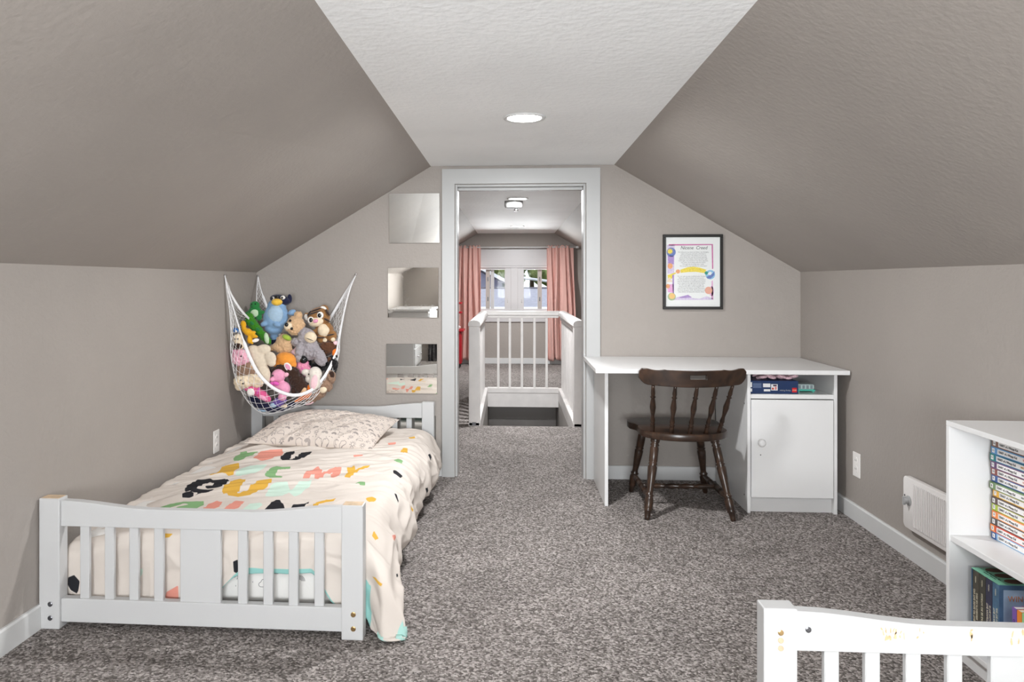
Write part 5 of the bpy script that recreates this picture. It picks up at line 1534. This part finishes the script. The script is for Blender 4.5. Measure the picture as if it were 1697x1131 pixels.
    ('plush_curly_dog', 'dark brown curly plush dog lying across the hammock front', 'plush toy', 'plush_darkbrown', (-1.228, 4.12, 0.617), [(-0.0701, 0.0, 0.0669, 0.0395, 0.0276, 0.0255, 0.1745), (-0.0191, 0.0, 0.0414, 0.0421, 0.032, 0.0331, 0.6981), (0.0064, 0.0, -0.0032, 0.0472, 0.0368, 0.0395, 0.6981), (0.0319, 0.0, -0.0382, 0.0382, 0.0314, 0.0357, 0.5236), (-0.1084, 0.0, 0.0574, 0.0319, 0.0206, 0.0166, -0.1745)], [('paw', 'plush_tan', (0.0523, -0.0191, -0.0606, 0.0166, 0.0153, 0.028, 0.3491)), ('ear', 'plush_darkbrown', (-0.0032, -0.0127, -0.0574, 0.0191, 0.0127, 0.0255, -0.0))], 0.9),
    ('plush_rose_poodle', 'rosy pink curly plush ball beneath the grey plush hoof', 'plush toy', 'plush_pink3', (-1.19, 4.17, 0.688), [(-0.0064, 0.0, 0.0, 0.0361, 0.0312, 0.0374, -0.0), (0.0129, 0.0, -0.0258, 0.0258, 0.0219, 0.0258, -0.0)], [('nose', 'plush_magenta', (-0.0032, -0.0335, -0.0064, 0.0052, 0.0041, 0.0045, -0.0)), ('ear', 'plush_pink3', (-0.0335, -0.0064, 0.0129, 0.0116, 0.0077, 0.0168, -0.1745))], 0.9),
    ('plush_bunny', 'white plush bunny with long drooping pink lined ear at front right', 'plush toy', 'plush_white2', (-1.117, 4.13, 0.646), [(0.0, 0.0, 0.0064, 0.0396, 0.0347, 0.0421, -0.0), (-0.0287, 0.0, -0.0223, 0.0293, 0.0233, 0.0255, -0.0), (0.0032, -0.0128, -0.0415, 0.0319, 0.0298, 0.0383, -0.1745), (-0.0542, 0.0, 0.0159, 0.0255, 0.019, 0.0191, -0.0)], [('ear', 'plush_white2', (0.0045, -0.0293, -0.0319, 0.0293, 0.0102, 0.0536, 0.2094)), ('ear_lining', 'plush_palepink', (0.0045, -0.0383, -0.0351, 0.0191, 0.0051, 0.0421, 0.2094)), ('eye', 'eye_black', (-0.0274, -0.0332, 0.0083, 0.0045, 0.0038, 0.0045, -0.0))], 0),
    ('plush_black_cat', 'black plush wedged behind the white bunny at right of the hammock', 'plush toy', 'plush_black', (-1.112, 4.22, 0.69), [(-0.0065, 0.0, -0.0065, 0.0586, 0.0393, 0.0339, -0.2618), (0.0456, 0.0, 0.013, 0.0326, 0.0249, 0.0261, -0.0), (-0.0261, 0.0, -0.0358, 0.0261, 0.0222, 0.0261, -0.0), (-0.0782, 0.0, 0.0195, 0.0261, 0.0194, 0.0195, -0.0)], [('ear', 'plush_black', (0.0391, 0.0, 0.0358, 0.0104, 0.0065, 0.0156, -0.0)), ('eye', 'plush_mustard', (0.0326, -0.0248, 0.0163, 0.0039, 0.0033, 0.0039, -0.0))], 0.3),
    ('plush_brown_pup', 'shaggy chestnut brown plush just under the tiger feet', 'plush toy', 'plush_chestnut', (-1.074, 4.24, 0.792), [(-0.0033, 0.0, 0.0, 0.0432, 0.035, 0.0393, -0.0), (0.0262, 0.0, 0.0065, 0.0262, 0.0234, 0.0288, -0.0), (-0.0164, 0.0, -0.0262, 0.0262, 0.0206, 0.0222, -0.0)], [('paw', 'plush_palepink', (0.0491, -0.0065, 0.0275, 0.017, 0.0118, 0.0131, -0.3491)), ('nose', 'eye_black', (-0.0164, -0.0327, -0.0164, 0.0059, 0.0047, 0.0052, -0.0))], 0.8),
    ('plush_orange_fox', 'small orange plush peeking out at the right strap end', 'plush toy', 'plush_orange2', (-1.026, 4.22, 0.755), [(0.0, 0.0, 0.0033, 0.0156, 0.0183, 0.0273, -0.1745), (0.0065, 0.0, 0.0195, 0.0117, 0.0116, 0.0156, -0.0)], [('tip', 'plush_white2', (-0.0026, -0.0052, -0.0208, 0.0091, 0.0065, 0.0065, -0.0))], 0),
    ('plush_carrot', 'bright orange plush carrot lying across the front strap at right', 'plush toy', 'plush_orange2', (-1.17, 4.12, 0.529), [(0.0064, 0.0, 0.0032, 0.0382, 0.0178, 0.0191, -0.6109), (-0.0255, 0.0, -0.0159, 0.0255, 0.0153, 0.0153, -0.4363), (0.0255, -0.0025, 0.0446, 0.0166, 0.014, 0.0217, -0.1745), (-0.051, 0.0, -0.0318, 0.0166, 0.0102, 0.0089, -0.1745)], [('care_tag', 'plush_white', (0.0242, -0.0191, 0.0255, 0.0217, 0.0019, 0.0102, -0.5236))], 0),
    ('plush_purple_bear', 'purple plush pressed against the netting below the pink pig', 'plush toy', 'plush_purple', (-1.316, 4.09, 0.494), [(0.0, 0.0, 0.0032, 0.033, 0.0248, 0.0253, -0.1745), (0.019, 0.0, 0.0127, 0.0253, 0.0189, 0.019, -0.0), (-0.0285, 0.0, -0.0127, 0.0215, 0.0167, 0.0177, -0.0)], [('patch', 'plush_iceblue', (-0.0253, -0.0139, -0.0127, 0.019, 0.0127, 0.0152, -0.0)), ('ear', 'plush_purple', (0.0253, 0.0, 0.0285, 0.0101, 0.0063, 0.0114, -0.0))], 0.2),
    ('plush_pink_cat', 'hot pink and white plush pressed against the lower left netting', 'plush toy', 'plush_hotpink', (-1.404, 4.03, 0.553), [(-0.0313, 0.0, 0.0156, 0.0413, 0.0298, 0.0288, 0.1745), (0.0125, 0.0, -0.0063, 0.0375, 0.0276, 0.0275, 0.5236), (0.0375, 0.0, -0.025, 0.0313, 0.0218, 0.02, 0.5236), (-0.0688, 0.0, 0.0313, 0.0225, 0.0175, 0.0188, -0.0)], [('cheek', 'plush_white', (-0.0407, -0.0213, 0.0113, 0.0238, 0.0163, 0.0213, -0.0)), ('stripe', 'plush_magenta', (0.0, -0.025, 0.0188, 0.0063, 0.0088, 0.0213, 0.3491)), ('stripe', 'plush_pink', (0.025, -0.0188, -0.0188, 0.0275, 0.0113, 0.0125, 0.6981))], 0),
    ('plush_navy_whale', 'navy plush filling the bottom of the hammock net', 'plush toy', 'plush_navy', (-1.396, 4.1, 0.472), [(-0.0127, 0.0, 0.0032, 0.0585, 0.0368, 0.028, 0.1745), (0.0445, 0.0, -0.0127, 0.0509, 0.0319, 0.0242, -0.0873), (-0.0636, 0.0, 0.035, 0.0382, 0.027, 0.0254, 0.4363), (0.1018, 0.0, -0.0127, 0.0382, 0.0243, 0.0191, -0.1745), (0.1463, 0.0, 0.0064, 0.0318, 0.0216, 0.0191, -0.3491)], [('patch', 'plush_iceblue', (-0.0127, -0.0153, -0.0223, 0.0254, 0.0127, 0.0089, 0.0873)), ('patch', 'plush_cream', (0.1145, -0.0114, 0.0, 0.0254, 0.0102, 0.0127, -0.2618))], 0),
    ('plush_brown_horse', 'brown and white patched plush behind the lower right netting', 'plush toy', 'plush_taupe', (-1.073, 4.17, 0.567), [(0.0064, 0.0, 0.0193, 0.0386, 0.0356, 0.0451, -0.5236), (-0.0322, 0.0, -0.0322, 0.0451, 0.0328, 0.0322, -0.6109), (-0.0772, 0.0, -0.0676, 0.0386, 0.0263, 0.0232, -0.4363), (0.0386, 0.0, 0.0644, 0.0257, 0.0274, 0.0386, -0.1745)], [('patch', 'plush_cream', (0.0, -0.0296, -0.0064, 0.0219, 0.0129, 0.0193, -0.3491)), ('patch', 'plush_palepink', (-0.0837, -0.0129, -0.0837, 0.0283, 0.0116, 0.0116, -0.3491)), ('patch', 'plush_darkbrown', (0.0451, -0.0154, 0.0772, 0.0167, 0.0129, 0.0219, -0.1745))], 0.3),
    ('plush_dark_bear', 'black plush bulging the netting at the right end of the hammock', 'plush toy', 'plush_black', (-1.034, 4.2, 0.693), [(0.0032, 0.0, 0.013, 0.0259, 0.0303, 0.0453, -0.2618), (-0.013, 0.0, -0.0324, 0.0298, 0.0264, 0.0324, -0.3491)], [('ear', 'plush_black', (0.0194, 0.0, 0.0518, 0.0091, 0.0065, 0.0117, -0.0)), ('patch', 'plush_chestnut', (-0.013, -0.0181, 0.0356, 0.013, 0.0104, 0.0168, -0.1745))], 0.4),
    ('plush_panda', 'cream plush head with dark patches behind the upper left netting', 'plush toy', 'plush_cream', (-1.525, 4.02, 0.86), [(0.0, 0.0, 0.0, 0.0275, 0.0234, 0.0275, -0.0), (0.0094, 0.0, -0.0375, 0.0288, 0.0228, 0.025, -0.0)], [('ear', 'plush_darkbrown', (-0.0144, -0.0038, 0.0219, 0.01, 0.0075, 0.0113, -0.0)), ('eye', 'eye_black', (-0.0081, -0.0238, 0.0, 0.005, 0.0043, 0.005, -0.0)), ('eye', 'eye_black', (0.0081, -0.0238, 0.0, 0.005, 0.0043, 0.005, -0.0)), ('body_patch', 'plush_darkbrown', (0.0063, -0.0138, -0.0406, 0.025, 0.0163, 0.0175, -0.0))], 0),
    ('plush_blue_ball', 'small blue plush ball at the top left of the netting', 'plush toy', 'plush_blue', (-1.535, 4.02, 0.906), [(-0.0031, 0.0, 0.0019, 0.0163, 0.0133, 0.015, -0.0), (0.0094, 0.0, -0.0044, 0.01, 0.008, 0.0088, -0.0)], [('patch', 'plush_white', (0.0063, -0.0125, -0.0044, 0.0063, 0.005, 0.0056, -0.0))], 0),
    ('plush_party_hat', 'pale pink cone-eared plush between the bear and the grey plush', 'plush toy', 'plush_palepink', (-1.252, 4.2, 0.769), [(-0.013, 0.0, 0.0, 0.026, 0.0182, 0.0169, -0.3491), (0.0065, 0.0, 0.0097, 0.0169, 0.0182, 0.026, 0.3491), (0.0065, 0.0, -0.0195, 0.0234, 0.021, 0.026, -0.0)], [('ear_lining', 'plush_cream', (0.0097, -0.0156, 0.0097, 0.0091, 0.0052, 0.0169, 0.3491))], 0),
]
H_FRONT = [(-1.569, 3.945, 1.213), (-1.551, 3.945, 1.134), (-1.513, 3.95, 1.002), (-1.479, 3.955, 0.888), (-1.439, 3.97, 0.764), (-1.391, 3.985, 0.666), (-1.327, 4.01, 0.592), (-1.254, 4.035, 0.551), (-1.194, 4.05, 0.543), (-1.147, 4.075, 0.555), (-1.108, 4.1, 0.581), (-1.07, 4.13, 0.627), (-1.041, 4.16, 0.683), (-1.02, 4.19, 0.744), (-1.009, 4.21, 0.779), (-1.005, 4.245, 0.86), (-0.988, 4.335, 1.035), (-0.97, 4.385, 1.14), (-0.945, 4.43, 1.222)]
H_EDGE = [(-1.569, 3.945, 1.213), (-1.559, 3.95, 1.112), (-1.546, 3.955, 1.011), (-1.542, 3.96, 0.905), (-1.546, 3.97, 0.781), (-1.526, 3.985, 0.647), (-1.499, 4.01, 0.564), (-1.452, 4.03, 0.485), (-1.386, 4.05, 0.437), (-1.301, 4.07, 0.444), (-1.215, 4.09, 0.469), (-1.138, 4.11, 0.498), (-1.075, 4.15, 0.574), (-1.022, 4.18, 0.662), (-0.998, 4.215, 0.76), (-1.001, 4.25, 0.851), (-0.986, 4.337, 1.035), (-0.968, 4.386, 1.14), (-0.945, 4.43, 1.222)]
H_LOW = [(-1.569, 3.945, 1.213), (-1.568, 3.99, 1.169), (-1.567, 4.03, 1.124), (-1.566, 4.08, 1.033), (-1.565, 4.15, 0.892), (-1.563, 4.25, 0.725), (-1.561, 4.33, 0.583), (-1.538, 4.38, 0.479), (-1.476, 4.4, 0.438), (-1.413, 4.42, 0.435), (-1.323, 4.42, 0.455), (-1.244, 4.42, 0.495), (-1.165, 4.42, 0.574), (-1.106, 4.42, 0.672), (-1.086, 4.42, 0.789), (-1.086, 4.42, 0.906), (-1.037, 4.42, 1.052), (-0.989, 4.425, 1.149), (-0.945, 4.43, 1.222)]
H_BACK = [(-0.945, 4.43, 1.222), (-0.998, 4.425, 1.129), (-1.091, 4.42, 0.974), (-1.155, 4.42, 0.876), (-1.284, 4.42, 0.807), (-1.393, 4.42, 0.826), (-1.453, 4.42, 0.924), (-1.498, 4.42, 1.031), (-1.531, 4.42, 1.129), (-1.553, 4.43, 1.213)]
H_LEFT = [(-1.553, 4.43, 1.213), (-1.536, 4.36, 1.13), (-1.509, 4.27, 1.027), (-1.502, 4.2, 0.955), (-1.51, 4.1, 0.987), (-1.534, 4.03, 1.053), (-1.56, 3.98, 1.134), (-1.569, 3.945, 1.213)]

INK = {'black': sl(38, 38, 42), 'pink': sl(219, 146, 130), 'mustard': sl(211, 165, 70), 'green': sl(128, 168, 118), 'mint': sl(196, 218, 204), 'teal': sl(142, 192, 186)}


def poly_sdf(A, B, poly):
    """signed distance, positive inside"""
    p = np.array(poly)
    x, y = A.ravel(), B.ravel()
    m = (x > p[:, 0].min() - 0.02) & (x < p[:, 0].max() + 0.02) & (y > p[:, 1].min() - 0.02) & (y < p[:, 1].max() + 0.02)
    out = np.full(x.shape, -0.02)
    xs, ys = x[m], y[m]
    d = np.full(xs.shape, 1e9)
    ins = np.zeros(xs.shape, bool)
    n = len(p)
    for i in range(n):
        ax_, ay_ = p[i]
        bx_, by_ = p[(i + 1) % n]
        ex, ey = bx_ - ax_, by_ - ay_
        t_ = np.clip(((xs - ax_) * ex + (ys - ay_) * ey) / (ex * ex + ey * ey + 1e-12), 0, 1)
        d = np.minimum(d, np.hypot(xs - ax_ - t_ * ex, ys - ay_ - t_ * ey))
        if abs(ey) > 1e-9:
            c_ = ((ay_ > ys) != (by_ > ys)) & (xs < ex * (ys - ay_) / ey + ax_)
            ins ^= c_
    out[m] = np.where(ins, d, -d)
    return np.maximum(out, -0.02).reshape(A.shape)


def printed_fabric(name, base, layers, soft=0.0009, rough=0.9, bump=(220, 0.12, 0.001), var=0.0):
    """fabric whose print comes from signed-distance point attributes"""
    m = bpy.data.materials.new(name)
    m.use_nodes = True
    nt = m.node_tree
    b = nt.nodes['Principled BSDF']
    b.inputs['Roughness'].default_value = rough
    b.inputs['Specular IOR Level'].default_value = 0.2
    L = nt.links.new
    rgb = nt.nodes.new('ShaderNodeRGB')
    rgb.outputs[0].default_value = (*base, 1)
    cur = rgb.outputs[0]
    for att, col in layers:
        a = nt.nodes.new('ShaderNodeAttribute')
        a.attribute_name = att
        r = nt.nodes.new('ShaderNodeMapRange')
        r.inputs['From Min'].default_value = -soft
        r.inputs['From Max'].default_value = soft
        mx = nt.nodes.new('ShaderNodeMix')
        mx.data_type = 'RGBA'
        mx.inputs[7].default_value = (*col, 1)
        L(a.outputs['Fac'], r.inputs['Value'])
        L(r.outputs[0], mx.inputs['Factor'])
        L(cur, mx.inputs[6])
        cur = mx.outputs[2]
    L(cur, b.inputs['Base Color'])
    tc = nt.nodes.new('ShaderNodeTexCoord')
    n = nt.nodes.new('ShaderNodeTexNoise')
    n.inputs['Scale'].default_value = bump[0]
    bp = nt.nodes.new('ShaderNodeBump')
    bp.inputs['Strength'].default_value = bump[1]
    bp.inputs['Distance'].default_value = bump[2]
    L(tc.outputs['Object'], n.inputs['Vector'])
    L(n.outputs['Fac'], bp.inputs['Height'])
    L(bp.outputs['Normal'], b.inputs['Normal'])
    return m


A_, B_ = duvet_coords()
fields = {k: np.full(A_.shape, -0.02) for k in INK}
for colr, poly in PRINT:
    fields[colr] = np.maximum(fields[colr], poly_sdf(A_, B_, poly))
# teal lining folded out along the hems
hem_f = B_ - B_[:, :1] + 0 * A_
fields['teal'] = np.maximum(fields['teal'], np.where((A_ > -0.03) & (A_ < 0.46), 0.010 + 0.012 * vnoise(A_ * 14, B_ * 3, 91) - hem_f, -0.02))
fields['teal'] = np.maximum(fields['teal'], np.where(B_ < YFO - 0.14, 0.018 + 0.012 * vnoise(A_ * 30, B_ * 14, 92) - np.abs(A_ - 0.565), -0.02))
x_, y_, z_ = duvet(A_, B_)
M_DUVET = printed_fabric('letter_print_cotton', (0.655, 0.590, 0.535), [('ink_' + k, INK[k]) for k in INK])
td = thing('duvet', 'cream duvet with big coloured cut-out letters YOU ARE MY SUNSHINE covering the bed', 'duvet', BED_LOC, (0, 0, BED_RZ))
do = grid_mesh('duvet_cover', np.stack([x_, y_, z_], -1), M_DUVET, td, True, False, {'ink_' + k: v for k, v in fields.items()})
do.data.materials.append(mat('mint_cotton', sl(168, 208, 200), 0.9))
sm = do.modifiers.new('thickness', 'SOLIDIFY')
sm.thickness = 0.008
sm.offset = -1
sm.material_offset = 1
sm.material_offset_rim = 0

# ---------------------------------------------------------------- pillow
PW, PD, PT = 0.345, 0.245, 0.075
tp_ = thing('pillow', 'pale pink pillow printed with grey clouds, suns and rainbows against the headboard', 'pillow', (-1.005, 3.915, 0.372), (math.radians(7.5), math.radians(0.5), math.radians(-8)))


def pillow_surface(nu, nv, sign):
    u = np.linspace(-1, 1, nu)[:, None] * np.ones((1, nv))
    v = np.ones((nu, 1)) * np.linspace(-1, 1, nv)[None, :]
    pin = 1 - 0.045 * (1 - v ** 2) * 0 
    x = u * PW * (1 - 0.05 * (1 - np.abs(u)) * 0 - 0.035 * (1 - v ** 2) * np.abs(u) ** 3 * 1.2)
    y = v * PD * (1 - 0.05 * (1 - u ** 2) * np.abs(v) ** 3 * 1.2)
    e = np.clip(1 - np.abs(u) ** 2.6, 0, 1) ** 0.55 * np.clip(1 - np.abs(v) ** 2.6, 0, 1) ** 0.55
    if sign > 0:
        h = PT * e * (1 + 0.12 * vnoise(u * 2.3 + 4, v * 2.3 + 1, 71))
        dent = np.exp(-((u + 0.25) ** 2 / 0.02 + (v + 0.45) ** 2 / 0.15)) * 0.016
        h = h - dent
        wr = ridges(u * PW, v * PD, 0.9, 6, 22, 81) * 0.004 + ridges(u * PW, v * PD, -0.3, 6, 18, 83) * 0.003
        h = h + wr * np.clip(e * 2.0, 0, 1)
    else:
        h = -0.045 * e
    return x, y, h, u, v


nu, nv = 346, 246
px_, py_, ph_, pu, pv = pillow_surface(nu, nv, 1)
F = np.full(px_.shape, -0.004)
rn = random.Random(5)
cell = 0.047
items = []
ky = 0
yy = -PD + 0.02
while yy < PD:
    xx = -PW + 0.02 + (cell * 0.5 if ky % 2 else 0)
    while xx < PW:
        items.append((rn.choice(['cloud', 'rainbow', 'sun', 'cloud', 'moon', 'rainbow', 'cloud']), xx + rn.uniform(-0.008, 0.008), yy + rn.uniform(-0.007, 0.007), rn.uniform(0.015, 0.021), rn.uniform(-0.5, 0.5)))
        for q in range(3):
            items.append(('drop', xx + rn.uniform(-0.5, 0.5) * cell, yy + cell * rn.uniform(0.35, 0.65), 0.012, rn.uniform(-0.6, 0.6)))
        xx += cell
    yy += cell * 0.86
    ky += 1
for kind, cx_, cy_, s_, ro in items:
    lw = 0.0011 if kind != 'drop' else 0.0016
    m_ = (np.abs(px_ - cx_) < s_ * 1.3 + 0.004) & (np.abs(py_ - cy_) < s_ * 1.3 + 0.004)
    if not m_.any():
        continue
    xs, ys = px_[m_] - cx_, py_[m_] - cy_
    xs, ys = xs * math.cos(ro) + ys * math.sin(ro), -xs * math.sin(ro) + ys * math.cos(ro)
    d = np.full(xs.shape, 1e9)
    for ln in icon_lines(kind, s_):
        for (x1_, y1_), (x2_, y2_) in zip(ln, ln[1:]):
            ex, ey = x2_ - x1_, y2_ - y1_
            tt_ = np.clip(((xs - x1_) * ex + (ys - y1_) * ey) / (ex * ex + ey * ey + 1e-12), 0, 1)
            d = np.minimum(d, np.hypot(xs - x1_ - tt_ * ex, ys - y1_ - tt_ * ey))
    F[m_] = np.maximum(F[m_], lw - d)
M_PILLOW = printed_fabric('icon_print_cotton', (0.655, 0.575, 0.515), [('ink_line', (0.20, 0.175, 0.17))], 0.0007)
grid_mesh('pillow_front', np.stack([px_, py_, ph_], -1), M_PILLOW, tp_, True, False, {'ink_line': F})
bx_, by_, bh_, _, _ = pillow_surface(88, 64, -1)
grid_mesh('pillow_back', np.stack([bx_, by_, bh_], -1), mat('pillow_plain', (0.655, 0.575, 0.515), 0.9), tp_, True, True)

# ---------------------------------------------------------------- plush toys in the hammock
PAL = {'green': (44, 122, 62), 'palegreen': (190, 214, 180), 'leafgreen': (58, 128, 30), 'skyblue': (134, 168, 204), 'iceblue': (168, 194, 216), 'navy': (34, 36, 62), 'yellow': (236, 190, 72), 'mustard': (222, 164, 34),
       'tan': (208, 172, 134), 'cream': (232, 214, 186), 'lime': (160, 186, 70), 'tigerbrown': (150, 108, 66), 'white': (240, 236, 230), 'white2': (226, 218, 208), 'pink': (232, 160, 190), 'pink2': (236, 178, 196), 'pink3': (222, 142, 170),
       'darkbrown': (58, 40, 32), 'grey': (158, 152, 156), 'cream2': (216, 202, 182), 'orange': (232, 150, 62), 'taupe': (146, 118, 98), 'magenta': (222, 96, 180), 'palepink': (238, 200, 206), 'black': (26, 24, 26), 'chestnut': (92, 60, 42),
       'orange2': (240, 128, 48), 'purple': (116, 92, 168), 'hotpink': (214, 92, 140), 'blue': (52, 104, 168)}


def plush_mat(n):
    if n == 'eye_black':
        return mat('eye_black', (0.012, 0.012, 0.013), 0.15)
    c_ = sl(*PAL[n.replace('plush_', '')])
    return mat(n, c_, 0.95, bump=(420, 0.4, 0.002), var=(70, 0.08), spec=0.15, sheen=0.25)


for ti, (name, label, cat_, mm, loc, parts, feats, fuzz) in enumerate(TOYS):
    rn = random.Random(ti + 20)
    t = thing(name, label, cat_, loc, group='plush toys in the hammock')
    g = G()
    for (x, y, z, rx, rd, rz_, ro) in parts:
        g.ell((x, y, z), (rx, rd, rz_), (0, ro, 0), 3)
        if fuzz > 0:
            n = int(60 + 2600 * fuzz * (rx + rz_))
            E_ = Euler((0, ro, 0)).to_matrix()
            rr = 0.0035 + 0.0042 * fuzz
            for k in range(n):
                d = Vector((rn.gauss(0, 1), rn.gauss(0, 1), rn.gauss(0, 1))).normalized()
                if d.y > 0.3:
                    continue
                p = E_ @ Vector((d.x * rx, d.y * rd, d.z * rz_))
                g.ell((x + p.x, y + p.y, z + p.z), rr * rn.uniform(0.7, 1.2), sub=1)
    o = g.build('body', plush_mat(mm), t, True)
    md = o.modifiers.new('union', 'REMESH')
    md.mode = 'VOXEL'
    md.voxel_size = 0.0042 if fuzz == 0 else 0.0030
    md.use_smooth_shade = True
    if fuzz == 0:
        s2 = o.modifiers.new('soft', 'SMOOTH')
        s2.factor = 0.5
        s2.iterations = 6
    for pn, pm, (x, y, z, rx, rd, rz_, ro) in feats:
        G().ell((x, y, z), (max(rx, 0.001), max(rd, 0.001), max(rz_, 0.001)), (0, ro, 0), 3).build(pn, plush_mat(pm), t, True)

# ---------------------------------------------------------------- toy hammock
M_STRAP = mat('white_webbing', (0.84, 0.83, 0.84), 0.8, bump=(300, 0.3, 0.001))
M_NET = mat('white_net_cord', (0.84, 0.83, 0.83), 0.8)


def resample(pts, n):
    P = [Vector(p) for p in pts]
    # Catmull-Rom, then uniform arc length
    Q = []
    for i in range(len(P) - 1):
        p0, p1, p2, p3 = P[max(i - 1, 0)], P[i], P[i + 1], P[min(i + 2, len(P) - 1)]
        for k in range(12):
            s_ = k / 12
            Q.append(0.5 * ((2 * p1) + (p2 - p0) * s_ + (2 * p0 - 5 * p1 + 4 * p2 - p3) * s_ * s_ + (3 * p1 - p0 - 3 * p2 + p3) * s_ ** 3))
    Q.append(P[-1])
    cum = [0]
    for a, b in zip(Q, Q[1:]):
        cum.append(cum[-1] + (b - a).length)
    out_, j = [], 0
    for k in range(n):
        s_ = cum[-1] * k / (n - 1)
        while j < len(cum) - 2 and cum[j + 1] < s_:
            j += 1
        f_ = (s_ - cum[j]) / max(1e-9, cum[j + 1] - cum[j])
        out_.append(Q[j].lerp(Q[j + 1], f_))
    return out_


def net_panel(g, A, B, n, m, bulge=(0, 0, 0), r=0.0010):
    """diamond netting between two edge curves: n cells along, m across"""
    a = resample(A, 2 * n + 1)
    b = resample(B, 2 * n + 1)
    bv = Vector(bulge)

    def P(i, j):
        i = min(max(i, 0), 2 * n)
        s_ = j / m
        return a[i].lerp(b[i], s_) + bv * math.sin(PI * s_) * math.sin(PI * i / (2 * n))
    for k in range(n):
        for sgn in (1, -1):
            c0 = 2 * k + (0 if sgn > 0 else 2)
            g.tube([P(c0 + (sgn if j % 2 else 0), j) for j in range(m + 1)], r, 4)


t = thing('toy_hammock', 'white corner toy hammock of netting and straps full of plush toys above the bed', 'toy hammock', (0, 0, 0))
fr_ = resample(H_FRONT, 70)
G().tube(fr_, [min(1, 0.35 + 0.65 * min(k, 69 - k) / 9.0) for k in range(70)], 8, flat=(0.0028, 0.0095)).build('front_strap', M_STRAP, t, True)
G().tube(resample(H_BACK, 50), [min(1, 0.35 + 0.65 * min(k, 49 - k) / 8.0) for k in range(50)], 8, flat=(0.0028, 0.009)).build('back_strap', M_STRAP, t, True)
G().tube(resample(H_LEFT, 40), [min(1, 0.35 + 0.65 * min(k, 39 - k) / 8.0) for k in range(40)], 8, flat=(0.0028, 0.008)).build('back_strap', M_STRAP, t, True)
G().tube(resample(H_EDGE, 60), 0.0017, 6).build('edge_cord', M_NET, t, True)
g = G()
net_panel(g, H_FRONT, H_EDGE, 34, 7, (-0.012, -0.02, -0.010), 0.0014)
net_panel(g, H_EDGE, H_LOW, 34, 7, (0, 0, -0.02), 0.0013)
net_panel(g, H_FRONT[14:], [tuple(p) for p in H_BACK[::-1][-5:]], 12, 6)
net_panel(g, H_BACK[-4:], H_LEFT[3::-1], 10, 5)
net_panel(g, H_LOW[:5], H_LEFT[::-1][:5], 12, 4)
g.build('netting', M_NET, t)
for p, ro in ((H_FRONT[0], (0, PI / 2, 0)), (H_BACK[0], (PI / 2, 0, 0)), (H_BACK[-1], (PI / 2, 0, 0))):
    G().lathe([(0.003, -0.010), (0.003, 0.004), (0.006, 0.006), (0.006, 0.009)], 12, Matrix.Translation(p) @ Euler(ro).to_matrix().to_4x4()).build('wall_hook', M_CHROME, t, True)
